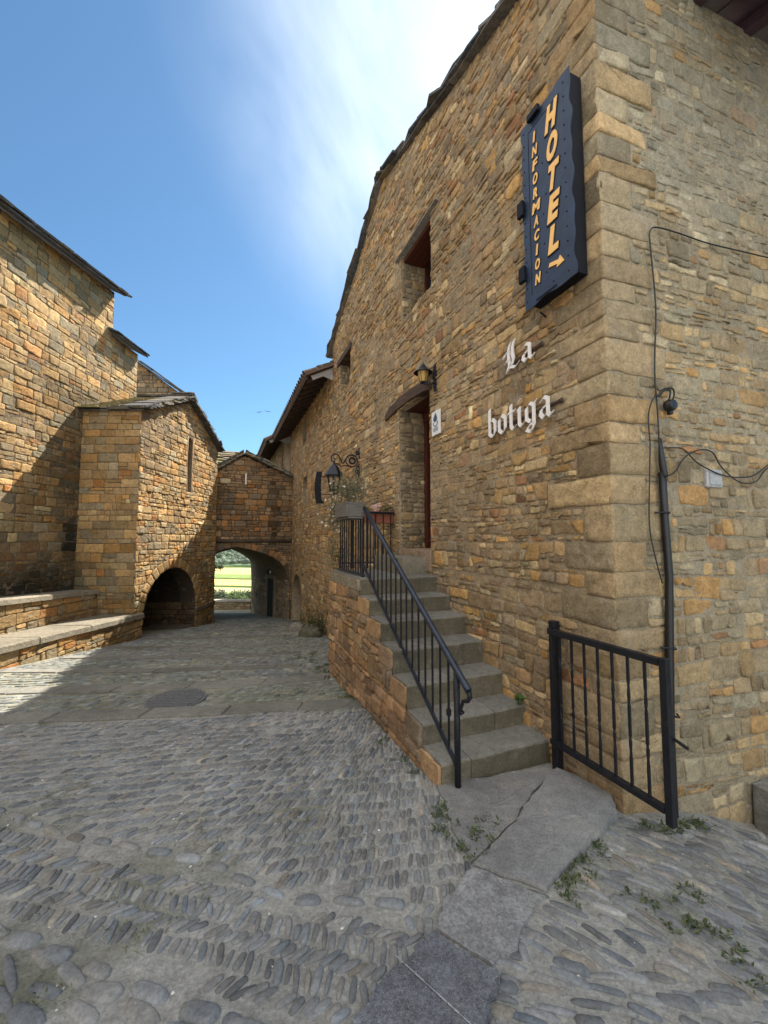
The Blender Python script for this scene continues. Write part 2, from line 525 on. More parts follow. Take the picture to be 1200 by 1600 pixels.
def make_slabs():
    for p, z, col, m in SLABS:
        mb = MB()
        q = []
        for i in range(len(p)):
            a, b = p[i], p[(i + 1) % len(p)]
            for t in (0, .2, .4, .6, .8):
                q.append((a[0] + (b[0] - a[0]) * t + R.gauss(0, .007), a[1] + (b[1] - a[1]) * t + R.gauss(0, .007)))
        q = ccw(q)
        cx = sum(a for a, b in q) / len(q); cy = sum(b for a, b in q) / len(q)
        n = len(q)
        vs = []
        for sc, h in ((1., -.45), (1., z - .018), (.985, z - .002), (.6, z), (.25, z)):
            for a, b in q:
                hh = h if h < 0 else h + .006 * noise.noise(V((a * 6, b * 6, sc)))
                vs.append((cx + (a - cx) * sc, cy + (b - cy) * sc, hh))
        vs.append((cx, cy, z))
        fs = [(k * n + i, k * n + (i + 1) % n, (k + 1) * n + (i + 1) % n, (k + 1) * n + i) for k in range(4) for i in range(n)]
        fs += [(4 * n + i, 4 * n + (i + 1) % n, 5 * n) for i in range(n)]
        mb.add(vs, fs, col)
        if z > .095:
            for i_ in range(7):
                t0, t1 = i_ / 7, (i_ + .93) / 7; w_ = .002 + .0012 * (i_ % 3)
                pa_, pb_ = V((.045, 1.70, z + .006)).lerp(V((.30, 1.47, z + .006)), t0), V((.045, 1.70, z + .006)).lerp(V((.30, 1.47, z + .006)), t1)
                mb.add([pa_ + V((0, w_, 0)), pb_ + V((0, w_, 0)), pb_ - V((0, w_, 0)), pa_ - V((0, w_, 0))], [(0, 1, 2, 3)], (.42, .43, .44))
        struct(mb.build('pavement_slab', m, smooth=False))
make_slabs()

BANDS = [  # stone bands across the street: (x, y) centre lines and width
    ([(-6.2, 3.75), (-3.6, 4.0), (-1.9, 4.2), (-.35, 4.42), (.02, 4.42)], .26),
    ([(-5.5, 4.75), (-2.9, 4.95), (-1.9, 5.1), (-.72, 5.45)], .24),
    ([(-5.4, 5.8), (-3.2, 5.85), (-2.0, 6.05), (-1.25, 6.25)], .24),
    ([(-5.4, 6.9), (-3.3, 6.95), (-2.1, 7.2), (-1.5, 7.4)], .24),
    ([(-5.5, 8.0), (-3.9, 8.1), (-2.5, 8.4), (-2.0, 8.5)], .24),
    ([(-5.5, 9.3), (-4.2, 9.4), (-2.9, 9.8), (-2.4, 9.95)], .26),
]
def band_dist(x, y):
    b = 9
    for pts, w in BANDS:
        for (a, c), (d, e) in zip(pts, pts[1:]):
            if min(a, d) - .01 <= x <= max(a, d) + .01:
                t = (x - a) / (d - a); b = min(b, abs(y - (c + (e - c) * t)) - w / 2)
    return b

def make_bands():
    for pts, w in BANDS:
        mb = MB()
        xs = [p[0] for p in pts]; ys = [p[1] for p in pts]
        x = xs[0]
        while x < xs[-1]:
            e = min(xs[-1], x + R.uniform(.5, .95))
            col = shade((.215, .205, .175), .85, 1.12)
            g = .008
            poly = []
            k = 5
            for i in range(k): 
                a = x + g + (e - x - 2 * g) * i / (k - 1); poly.append((a, interp(a, xs, ys) - w / 2 + R.gauss(0, .006)))
            for i in range(k): 
                a = e - g - (e - x - 2 * g) * i / (k - 1); poly.append((a, interp(a, xs, ys) + w / 2 + R.gauss(0, .006)))
            cx = sum(p[0] for p in poly) / len(poly); cy = sum(p[1] for p in poly) / len(poly)
            n = len(poly); vs = []
            for sc, h in ((1, -.05), (1, .008), (.97, .018)):
                for a, b in poly:
                    a2, b2 = cx + (a - cx) * sc, cy + (b - cy) * sc
                    vs.append((a2, b2, gz(a2, b2) + h + .004 * noise.noise(V((a * 3, b * 3, 1)))))
            vs.append((cx, cy, gz(cx, cy) + .018))
            fs = [(q * n + i, q * n + (i + 1) % n, (q + 1) * n + (i + 1) % n, (q + 1) * n + i) for q in range(2) for i in range(n)]
            fs += [(2 * n + i, 2 * n + (i + 1) % n, 3 * n) for i in range(n)]
            mb.add(vs, fs, col)
            x = e
        struct(mb.build('pavement_band', M_STEP))
make_bands()

PEB = [(4, (.198, .20, .194)), (2, (.165, .17, .17)), (1.5, (.23, .223, .203)), (.5, (.26, .235, .19)), (.4, (.13, .138, .142))]
def pebble(mb, x, y, ang, L, W, h, flat=.5):
    ca, sa = math.cos(ang), math.sin(ang)
    n = 13 if L > .13 else 9
    col = pick(PEB)
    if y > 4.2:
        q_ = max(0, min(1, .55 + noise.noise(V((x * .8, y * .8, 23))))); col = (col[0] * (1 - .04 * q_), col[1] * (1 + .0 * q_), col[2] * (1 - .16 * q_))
    ph = [R.uniform(-.12, .12) for _ in range(n)]
    vs = []
    z0 = gz(x, y) + ground_bumps(x, y)
    tilt = R.gauss(0, .05)
    for sc, hh in ((1.10, -.010), (1.0, h * .40), (.84, h * .80), (flat, h * .97)):
        for k in range(n):
            t = 2 * math.pi * k / n
            ex = abs(math.cos(t)) ** .7 * (1 if math.cos(t) > 0 else -1); ey = abs(math.sin(t)) ** .7 * (1 if math.sin(t) > 0 else -1)
            a = L / 2 * ex * sc * (1 + ph[k] * .6); b = W / 2 * ey * sc * (1 + ph[k])
            X, Y = x + a * ca - b * sa, y + a * sa + b * ca
            vs.append((X, Y, z0 + hh + tilt * a))
    vs.append((x, y, z0 + h * 1.03))
    fs = [(q * n + i, q * n + (i + 1) % n, (q + 1) * n + (i + 1) % n, (q + 1) * n + i) for q in range(3) for i in range(n)]
    fs += [(3 * n + i, 3 * n + (i + 1) % n, 4 * n) for i in range(n)]
    mb.add(vs, fs, col)

STAIR_S0, STAIR_S1 = .60, 3.62
def in_street(x, y):
    p = V((x, y, 0)) - CR
    s, off = p.dot(U), -p.dot(NN)
    if off < .04: 
        # past the corner the street turns right in front of the right wall
        q = V((x, y, 0)) - CR
        if -q.dot(RN) < .06: return False
    if STAIR_S0 - .02 < s < STAIR_S1 and off < 1.0: return False
    if x < -5.5 and y < 9.2: return False
    if x < -5.7: return False
    for pl, *_ in SLABS:
        if in_poly(x, y, pl): return False
    if (x + 2.3) ** 2 + (y - 4.55) ** 2 < .33 ** 2: return False
    return True

def make_cobbles():
    mb = MB()
    # borders of big stones: line 1 from the left to the foot of the steps, line 2 in the near left corner
    L1 = [(-3.6, 3.05), (-1.85, 2.42), (-.95, 2.22), (-.45, 2.0), (.12, 1.97)]
    L2 = [(-2.0, 1.95), (-1.25, 1.72), (-.75, 1.57), (-.2, 1.42)]
    l1x, l1y = [p[0] for p in L1], [p[1] for p in L1]; l2x, l2y = [p[0] for p in L2], [p[1] for p in L2]
    def zone(x, y):
        if x > .62 and y < 3.2 and (x - .62) * 1.0 > (y - 2.0) * .55: return 'right'
        if x > .40 and y < 1.75: return 'right'
        y1 = interp(x, l1x, l1y) if x < .12 else 1.97
        if y < y1:
            if y < interp(x, l2x, l2y) and x < -.15: return 'big'
            return 'herring'
        return 'main' if y < 4.3 else 'far'
    # border stones
    for pts, ln, wd in ((L1, .14, .048), (L2, .16, .062)):
        for (a, b), (c, d) in zip(pts, pts[1:]):
            l = math.hypot(c - a, d - b); k = max(1, int(l / (ln * 1.12)))
            for i in range(k):
                t = (i + .5) / k
                x, y = a + (c - a) * t, b + (d - b) * t
                if in_street(x, y): pebble(mb, x, y, math.atan2(d - b, c - a) + R.gauss(0, .08), ln * R.uniform(.8, 1.05), wd * R.uniform(.8, 1.2), .016, .6)
    def lattice(zn, rowang, lrow, dsp, pang, L, W, h, box, skip=.05, alt=0., fan=0.):
        ca, sa = math.cos(rowang), math.sin(rowang)
        cx, cy = .5 * (box[0] + box[1]), .5 * (box[2] + box[3])
        ext = .75 * math.hypot(box[1] - box[0], box[3] - box[2])
        nr = int(ext / lrow) + 1
        for r in range(-nr, nr + 1):
            k0 = int(ext / dsp) + 1
            ph = R.uniform(0, dsp)
            for k in range(-k0, k0 + 1):
                a = k * dsp + ph + R.gauss(0, dsp * .10); b = r * lrow + R.gauss(0, lrow * .05) + .03 * math.sin(a * 1.3 + r * .2)
                x, y = cx + a * ca - b * sa, cy + a * sa + b * ca
                if not (box[0] <= x <= box[1] and box[2] <= y <= box[3]): continue
                if zone(x, y) != zn or not in_street(x, y): continue
                if band_dist(x, y) < W * .9: continue
                y1 = interp(x, l1x, l1y)
                if abs(y - y1) < .075 and x < .12: continue
                if zn == 'main' or zn == 'herring':
                    if abs(y - interp(x, l2x, l2y)) < .10 and x < -.2: continue
                wear = noise.noise(V((x * .9, y * .9, 5)))
                if R.random() < skip + max(0, wear - .25) * .9: continue
                an = pang(x, y) + R.gauss(0, .16 if zn != 'main' else .11)
                if alt: an += alt if r % 2 else -alt
                pebble(mb, x, y, an, L * R.uniform(.7, 1.12), W * R.uniform(.65, 1.25), h * R.uniform(.55, 1.15) * (1 - .5 * max(0, wear)), R.uniform(.42, .62))
    rad = math.radians
    # main panel: pebbles on edge, swinging from across to along the street
    def pa(x, y): return rad(interp(x, [-4, -2, -1, -.2, .5], [28, 40, 55, 76, 92]))
    lattice('main', rad(8), .092, .037, pa, .098, .029, .012, (-5.5, .7, 1.9, 4.4), .04)
    lattice('herring', rad(-14), .082, .043, lambda x, y: rad(62 + 14 * noise.noise(V((x * 1.2, y * 1.2, 17)))), .098, .031, .012, (-3.2, .7, .9, 3.0), .04, rad(26))
    lattice('big', rad(-22), .072, .185, lambda x, y: rad(-20 + 10 * noise.noise(V((x * 2, y * 2, 3)))),   .18, .052, .011, (-2.4, .3, .8, 2.1), .08)
    lattice('right', rad(-38), .050, .135, lambda x, y: rad(-38) if y > 1.9 - .2 * x else rad(-14), .145, .038, .010, (.3, 5.5, -.5, 4.4), .08)
    lattice('far', rad(10), .105, .062, lambda x, y: rad(42 if int((y + 40) / .9) % 2 else 20), .11, .042, .014, (-5.6, 1.0, 4.2, 9.6), .05)
    lattice('far', rad(15), .16, .11, lambda x, y: rad(20), .17, .075, .015, (-6.5, -1, 9.6, 15.5), .05)
    struct(mb.build('cobbled_paving', M_PEB, smooth=True))
make_cobbles()

# manhole cover
def manhole():
    c = V((-2.3, 4.55, gz(-2.3, 4.55) + .012))
    t = thing('manhole_cover', 'round ribbed iron manhole cover set in the cobbles behind the stone band', 'manhole cover', c)
    mb = MB(); fr = Fr(c, (1, 0, 0), (0, 0, 1), (0, -1, 0))
    mb.lathe(fr, [(.0, .0), (.285, .0), (.29, .004), (.31, .004), (.315, -.04)], 40)
    mb.build('cover', M_IRONCOVER, t)
    mb = MB()
    for i in range(-6, 7):
        y = i * .042; hw = math.sqrt(max(0, .275 ** 2 - y * y))
        mb.box(Fr(c, (1, 0, 0), (0, 1, 0), UP), -hw, hw, y - .010, y + .010, .002, .012)
    mb.build('ribs', M_IRONCOVER, t)
manhole()

# ------------------------------------------------------------------ slate and roof helpers
def slates(mb, fr, a0, a1, b0, b1, row=.30, w=(.25, .6), th=.03, lift=.02, jit=.04, pal=PAL_SLATE, tint=None):
    """overlapping stone slabs: fr.ex along the eave, fr.ey up the slope, fr.ez outwards"""
    b = b0; r = 0
    while b < b1 - .12:
        a = a0 - R.uniform(0, w[0])
        while a < a1:
            ww = R.uniform(*w); e = min(a + ww, a1 + R.uniform(0, jit)); s_ = max(a, a0 - R.uniform(0, jit))
            if e - s_ > .06:
                lo = b + R.gauss(0, jit); hi = min(b1, b + row * 1.7)
                t = th * R.uniform(.6, 1.4); z0 = R.uniform(0, .012)
                col = pick(pal)
                if tint: col = tint(.5 * (s_ + e), b, col)
                m = .5 * (s_ + e)
                p = [(s_ + R.gauss(0, .008), lo + R.gauss(0, .012)), (m, lo + R.gauss(0, .02)), (e - .008, lo + R.gauss(0, .012)), (e - .008, hi), (s_, hi)]
                vs = []
                for top in (0, 1):
                    for q, (x, y) in enumerate(p):
                        zz = (lift + th if y < hi - .02 else 0) + z0 - (0 if top else t)
                        vs.append(fr(x, y, zz))
                mb.add(vs, [(4, 3, 2, 1, 0), (5, 6, 7, 8, 9)] + [(i, (i + 1) % 5, 5 + (i + 1) % 5, 5 + i) for i in range(5)], col)
            a += ww
        b += row; r += 1

# ------------------------------------------------------------------ hotel
APEX = (4.1, 7.86); EAVE0 = (0., 6.42); EAVE1 = (7.4, 6.44)
def rake(s): return interp(s, [0, 4.1, 7.4], [6.42, 7.86, 6.44])

def window_set(fr, parent, a0, a1, b0, b1, depth, matf, shutters=True, mull=True):
    mb = MB(); w = .06
    mb.box(fr, a0, a1, b0, b0 + w, -depth, -depth + .06); mb.box(fr, a0, a1, b1 - w, b1, -depth, -depth + .06)
    mb.box(fr, a0, a0 + w, b0 + w, b1 - w, -depth, -depth + .06); mb.box(fr, a1 - w, a1, b0 + w, b1 - w, -depth, -depth + .06)
    if mull: mb.box(fr, .5 * (a0 + a1) - .03, .5 * (a0 + a1) + .03, b0 + w, b1 - w, -depth, -depth + .05)
    f = mb.build('window', matf, parent)
    mb = MB(); mb.box(fr, a0 + w, a1 - w, b0 + w, b1 - w, -depth + .012, -depth + .022); mb.build('pane', M_PANE, f)
    return f

def make_hotel():
    t = thing('stone_hotel', 'tall rubble stone hotel with gable over the street, wooden door and outside steps', 'hotel', HW(3.5, 0, -1))
    D = (2.50, 3.44, 1.60, 3.66); W1 = (2.44, 3.36, 4.98, 5.98); W2 = (5.92, 6.74, 5.05, 5.73)
    outline = [(0, -1.0), (7.4, -1.0), (7.4, 6.44), (4.1, 7.86), (0, 6.42)]
    holes = [rect(*D), rect(*W1), rect(*W2)]
    mb = MB()
    backing(mb, HW, outline, holes, MORT, 0, .55)
    # corner quoins first, then rubble round them
    quo, q2 = [], []
    z = -.35; k = 0
    while z < 6.4:
        h = R.uniform(.12, .25); wd = (.46 if k % 2 else .24) * R.uniform(.85, 1.2); wr = (.28 if k % 2 else .46) * R.uniform(.85, 1.2)
        quo.append((rect(-.012, wd, z, z + h), k)); q2.append((rect(-.012, wr, z, z + h), k))
        z += h; k += 1
    def tint(s, z):
        g = noise.noise(V((s * .5, z * .5, 1))) * .10 + noise.noise(V((s * 1.7, z * 1.7, 4))) * .10
        d = 1 + g
        if z > 5: d *= .96
        low = max(0, min(1, (.9 - z) / 1.2))
        return (d * (1 - .12 * low), d * (1 - .20 * low), d * (1 - .22 * low))
    qh = [q for q, k in quo]
    def hole_q(): return [rect(min(p[0] for p in q) - .1, max(p[0] for p in q), q[0][1], q[2][1]) for q in qh]
    big = courses(0, 2.6, -.8, 1.4, (.08, .17), (.11, .34), .03, .35, .25)
    lowz = [rect(-1, 8, 1.38, 9)]
    masonry(mb, HW, big, outline, holes + hole_q() + lowz, PAL_RUB, (.003, .022), tint, MORT, gap=.008, rnd=.13, jit=.007, rough=.005)
    near = courses(0, 3.6, 1.40, 7.9, (.045, .125), (.06, .25), .05, .4, .5)
    masonry(mb, HW, near, outline, holes + hole_q() + [rect(3.6, 8, -2, 9)], PAL_RUB, (.002, .022), tint, MORT, gap=.006, rnd=.15, jit=.007, rough=.005)
    far = courses(2.6, 7.4, -1.0, 7.9, (.05, .125), (.07, .26), .05, .4, .5)
    masonry(mb, HW, far, outline, holes + [rect(-1, 3.6, 1.4, 9), rect(-1, 2.6, -2, 1.42)], PAL_RUB, (.002, .022), tint, MORT, gap=.006, rnd=.15, jit=.007, rough=.005)
    for q, k in quo:
        put_stone(mb, HW, q, R.uniform(.008, .015), tuple(a * b for a, b in zip(pick(PAL_QUO), tint(.2, q[0][1]))), gap=.005, rnd=.06, jit=.004, rough=.004)
    # stones on the reveals of the door and windows (far jambs and sills)
    for (a0, a1, b0, b1), dp in ((D, .5), (W1, .42), (W2, .4)):
        jam = Fr(HW(a1, 0, 0), -NN, UP, -U)          # far jamb, seen from the street; ex points out of the wall
        masonry(mb, jam, courses(-dp, 0, b0, b1, (.07, .15), (.12, .3), .02, .3, .2), rect(-dp, -.005, b0, b1), [], [(2, (.26, .21, .14)), (2, (.21, .175, .125)), (1, (.33, .25, .15)), (.3, (.38, .32, .22))], (.006, .022), None, gap=.008, rough=.004)
    part(mb.build('wall', M_RUB, t, smooth=True), 'brown rubble gable wall on the street')
    # right wall
    mb = MB()
    ol = [(0, -1.4), (4.2, -1.4), (4.2, 6.16), (0.98, 6.16), (.9, 6.45), (0, 6.42)]
    backing(mb, RW, ol, [], MORT_R, 0)
    olc = rect(0, 4.2, -1.4, 6.42)
    hq = [rect(-1, max(p[0] for p in q), q[0][1], q[2][1]) for q, k in q2]
    def tint2(r, z):
        d = 1 + noise.noise(V((r * .8, z * .8, 9))) * .12
        g = max(0, min(1, (z - 3.2) / 1.5))
        return (d * (1 - .12 * g), d * (1 - .02 * g), d * (1 + .12 * g))
    low = courses(0, 4.2, -1.4, 2.6, (.08, .19), (.10, .34), .03, .35, .2)
    masonry(mb, RW, low, olc, hq + [rect(-1, 5, 2.58, 9)], PAL_RIGHT, (.002, .016), tint2, MORT_R, gap=.009, rnd=.12, jit=.006, rough=.004)
    hi = courses(0, 4.2, 2.6, 6.3, (.06, .155), (.08, .31), .03, .35, .2)
    masonry(mb, RW, hi, olc, hq + [rect(.98, 5, 6.16, 9)], PAL_RIGHT, (.002, .015), tint2, MORT_R, gap=.009, rnd=.12, jit=.006, rough=.004)
    for q, k in q2:
        put_stone(mb, RW, q, R.uniform(.008, .015), tuple(a * b for a, b in zip(pick(PAL_QUO), tint2(.2, q[0][1]))), gap=.005, rnd=.06, jit=.004, rough=.004)
    part(mb.build('wall', M_COR, t, smooth=True), 'grey brown coursed stone wall round the corner')
    # foundation ledge below the gate
    mb = MB()
    lf = Fr(HW(0, 0, 0), U, UP, -NN)
    a = -.10
    while a < .62:
        e = a + R.uniform(.22, .4)
        put_stone(mb, Fr(HW(0, 0, .02), U, UP, -NN), rect(a, min(e, .66), -.22, .03 + R.uniform(-.02, .02)), .11 + R.uniform(0, .03), pick(PAL_RIGHT), gap=.006, rnd=.25, jit=.008, rough=.008, base=-.05)
        a = e
    mb.build('footing_stones', M_COR, t)
    # interior darkness: back wall of the openings
    # upper window: slate lintel, frame, boarded shutters
    f = window_set(HW, t, W1[0], W1[1], W1[2], W1[3], .45, M_DOOR)
    mb = MB(); mb.box(HW, W1[0] - .22, W1[1] + .12, W1[3] - .012, W1[3] + .016, -.40, .05, (.26, .245, .22), .010)
    mb.build('lintel', M_SLATE, t)
    mb = MB()
    for i in range(4): mb.box(HW, W1[0] + .005, W1[1] - .005, W1[3] - .075, W1[3] - .022, -.12 - i * .085, -.05 - i * .085 + .008)
    mb.build('lintel_boards', M_DOOR, t)
    window_set(HW, t, W2[0], W2[1], W2[2], W2[3], .4, M_DOOR, mull=False)
    mb = MB(); mb.box(HW, W2[0] - .1, W2[1] + .15, W2[3] - .01, W2[3] + .10, -.38, .03, None, .015); mb.build('lintel', M_WOOD, t)
    # door: frame, leaf, lintel beam, sill
    a0, a1, b0, b1 = D
    mb = MB()
    mb.box(HW, a0, a0 + .09, b0, b1 - .1, -.52, -.40); mb.box(HW, a1 - .09, a1, b0, b1 - .1, -.52, -.40); mb.box(HW, a0, a1, b1 - .1, b1, -.52, -.385)
    mb.box(HW, a0 + .02, a1 - .02, b1 - .16, b1 - .103, -.50, -.38)
    fr_ = mb.build('door_frame', M_DOOR, t, bevel=.006)
    mb = MB()
    for i in range(5):
        x0 = a0 + .09 + i * (a1 - a0 - .18) / 5; x1 = x0 + (a1 - a0 - .18) / 5
        mb.box(HW, x0 + .003, x1 - .003, b0 + .01, b1 - .165, -.50, -.455)
    dr = mb.build('door', M_DOOR, t, bevel=.004)
    mb = MB(); mb.tube([HW(a0 + .17, 2.55, -.44), HW(a0 + .17, 2.55, -.40), HW(a0 + .28, 2.55, -.40)], .011); mb.build('handle', M_IRON, dr)
    mb = MB()
    n = 9; pts_lo, pts_hi = [], []
    for i in range(n):
        s = 2.44 + (3.92 - 2.44) * i / (n - 1)
        arch = .05 * math.sin(math.pi * i / (n - 1))
        pts_lo.append((s, 3.625 + arch + R.gauss(0, .004))); pts_hi.append((s, 3.765 + arch * 1.3 + R.gauss(0, .006) - (.05 if i in (0, n - 1) else 0)))
    mb.prism(HW, pts_lo + pts_hi[::-1], -.10, .045)
    mb.build('lintel', M_WOOD, t, bevel=.012)
    mb = MB()
    for i in range(3): mb.box(HW, a0 - .02, a1 + .02, b1 - .01, b1 + .07, -.385 + i * .095, -.385 + i * .095 + .088)
    mb.build('lintel_boards', M_DOOR, t)
    mb = MB(); put_stone(mb, Fr(HW(2.97, 1.55, -.28), U, -NN, UP), rect(-.5, .5, -.25, .30), .06, (.34, .24, .16), rnd=.1, base=-.2)
    mb.build('door_sill', M_STEP, t)
    # roof: slate slabs on the rakes, roof planes into the building, wooden eave on the right
    mb = MB()
    for (sa, za), (sb, zb), up in (((0., 6.42), (4.1, 7.86), 1), ((7.5, 6.40), (4.1, 7.86), -1)):
        d = V((sb - sa, zb - za)).normalized(); L = math.hypot(sb - sa, zb - za)
        ex = U * d.x + UP * d.y; nrm = (-NN).cross(ex); nrm = nrm if nrm.z > 0 else -nrm
        fr = Fr(HW(sa, za, 0), ex, -NN, nrm)
        # under slabs directly on the wall, then two rows of edge slabs above, ragged
        for lay, (ov, zo, th) in enumerate(((.08, .0, .026), (.115, .03, .028), (.10, .061, .022))):
            a = -.35 if up == 1 else -.25
            while a < L + .05:
                w = min(R.uniform(.35, .8), L + .06 - a); o_ = ov + R.gauss(0, .012); tt = th * R.uniform(.8, 1.15)
                p = [(a, -.6), (a, o_ + R.gauss(0, .02)), (a + w * .5, o_ + R.gauss(0, .025)), (a + w - .01, o_ + R.gauss(0, .02)), (a + w - .01, -.6)]
                c = pick(PAL_SLATE)
                zt = zo + R.uniform(-.004, .004)
                mb.prism(fr, p, zt, zt + tt, c)
                a += max(.05, w)
        mb.box(fr, -.55 if up == 1 else -.2, L, -6.0, -.55, .0, .1, (.12, .11, .1))
    part(mb.build('roof', M_SLATE, t), 'roof edged with overhanging dark stone slabs')
    mb = MB()
    sof = Fr(RW(0, 6.17, 0), RV, (-RN * .94 - UP * .34), (-RN * .34 * -1 + UP * .94) if False else (UP * .94 - RN * .34))
    mb.box(sof, .98, 4.6, -.3, .95, .07, .10)
    for i in range(8): mb.box(sof, .98 + i * .1 * 4.5, .98 + i * .45 + .012, -.3, .95, .062, .0705)
    mb.build('eave_boards', M_EAVE2, t)
    for i in range(6):
        mb = MB(); r0 = 1.06 + i * .62
        mb.box(sof, r0, r0 + .10, -.25, .9, -.04, .068); mb.build('rafter', M_EAVE2, t, bevel=.008)
    mb = MB(); mb.box(sof, .9, 4.6, -3.5, 1.05, .101, .2, (.12, .11, .1)); part(mb.build('roof', M_SLATE, t), 'roof slope above the right hand eave')
    # far part of the wall that closes the building behind (gable end s=7.4) above the neighbour roof
    mb = MB(); mb.prism(Fr(HW(7.395, 0, 0), -NN, UP, U), [(0, -.5), (-4, -.5), (-4, 6.4), (0, 6.4)], -.3, 0, MORT); mb.build('wall', M_RUB, t)
make_hotel()

# ------------------------------------------------------------------ houses beyond the hotel
def tile_roof(mb, fr, a0, a1, b0, b1, sp=.21):
    a = a0
    while a < a1:
        for r in range(int((b1 - b0) / .38)):
            bb = b0 + r * .38; n = 6; vs = []
            c = shade((.13, .095, .075), .7, 1.2)
            for bq, rad in ((bb, .085), (bb + .44, .07)):
                for k in range(n + 1):
                    t = math.pi * k / n
                    vs.append(fr(a + rad * math.cos(t), bq, .02 + rad * math.sin(t) + (.012 if bq == bb else 0)))
            mb.add(vs, [(k, k + 1, n + 2 + k, n + 1 + k) for k in range(n)], c)
        a += sp
    mb.box(fr, a0 - .1, a1, b0 + .02, b1, -.03, .015, (.15, .1, .07))

def make_house(name, label, s0, s1, off, ztop, ov, zeave, wins, arch=None, sp=.1, near_gable=True, seed=0):
    t = thing(name, label, 'house', HW(.5 * (s0 + s1), -1.2, off - .3))
    fr = HW.sub(0, 0, off)
    ol = [(s0, -2.5), (s1, -2.5), (s1, ztop), (s0, ztop)]
    holes = [rect(*w) for w in wins]
    ah = None
    if arch:
        a0, a1, zb, zs, zt = arch
        ah = [(a0, zb), (a1, zb), (a1, zs)] + [(a1 + (.5 * (a0 + a1) - a1) * (1 - math.cos(q * math.pi / 2 / 5)), zs + (zt - zs) * math.sin(q * math.pi / 2 / 5)) for q in range(1, 6)] + \
             [(a0 + (.5 * (a0 + a1) - a0) * (1 - math.cos(q * math.pi / 2 / 5)), zs + (zt - zs) * math.sin(q * math.pi / 2 / 5)) for q in range(4, -1, -1)]
        holes.append(ah)
    mb = MB()
    backing(mb, fr, ol, holes, MORT, 0, .45)
    masonry(mb, fr, courses(s0, s1, -2.4, ztop, (.08, .17), (.10, .34), .04, .35, .3), ol, holes, PAL_RUB, (.003, .022), None, MORT, gap=.006, rnd=.15, jit=.007, rough=.004)
    mb.box(fr, s0 - .008, s0 + .3, -2.5, ztop, -.6, -.004, MORT)
    part(mb.build('wall', M_RUB, t, smooth=True), 'brown rubble wall')
    for w in wins: window_set(fr, t, *w, .35, M_WOOD, mull=False)
    if arch:
        mb = MB(); mb.box(fr, arch[0] - .1, arch[1] + .1, arch[2], arch[4] + .1, -.46, -.40, (.05, .03, .02)); mb.build('door', M_DARK, t)
    sl = math.atan2(ztop + .05 - zeave, ov)
    ex = U; ey = NN * math.cos(sl) + UP * math.sin(sl); ez = UP * math.cos(sl) - NN * math.sin(sl)
    rf = Fr(fr(0, zeave, ov), ex, ey, ez)
    mb = MB(); tile_roof(mb, rf, s0 - .05, s1, 0, 3.4)
    part(mb.build('roof', M_TILE, t), 'clay tiled roof slope')
    mb = MB(); mb.box(rf, s0 - .05, s1, .02, 1.2, -.055, -.032); mb.box(rf, s0 - .05, s1, .0, .04, -.10, -.032); mb.build('eave_boards', M_EAVE, t)
    k = s0 + .1
    while k < s1:
        mb = MB(); mb.box(rf, k, k + .085, .05, 1.1, -.15, -.056); mb.build('rafter', M_EAVE, t); k += .42
    if near_gable:
        mb = MB(); mb.prism(Fr(rf(s0 - .02, 0, 0), ey, ez, -U), [(.15, -.16), (1.0, -.16), (1.0, -.04), (.15, -.04)], 0, .02)
        mb.prism(Fr(fr(s0, 0, 0), NN, UP, -U), [(-.45, zeave + .12), (.0, zeave + .0), (2.4, zeave + .1), (2.4, zeave + 1.35)], .0, .03)
        mb.build('gable_end', M_PLAST, t)
    return t
make_house('tiled_house', 'stone house with wooden eave and clay tile edge, joined to the hotel', 7.4, 13.9, 0.0, 5.92, .70, 5.60,
           [(10.65, 11.25, 4.83, 5.7), (10.45, 11.1, 2.85, 3.72)], (11.15, 12.9, -1.3, -.1, .52))
make_house('tiled_house', 'farther stone house with projecting eave, rising behind the gatehouse roof', 13.9, 24.0, .18, 5.95, .80, 5.50,
           [(14.5, 15.0, 4.7, 5.75)], None, near_gable=True)

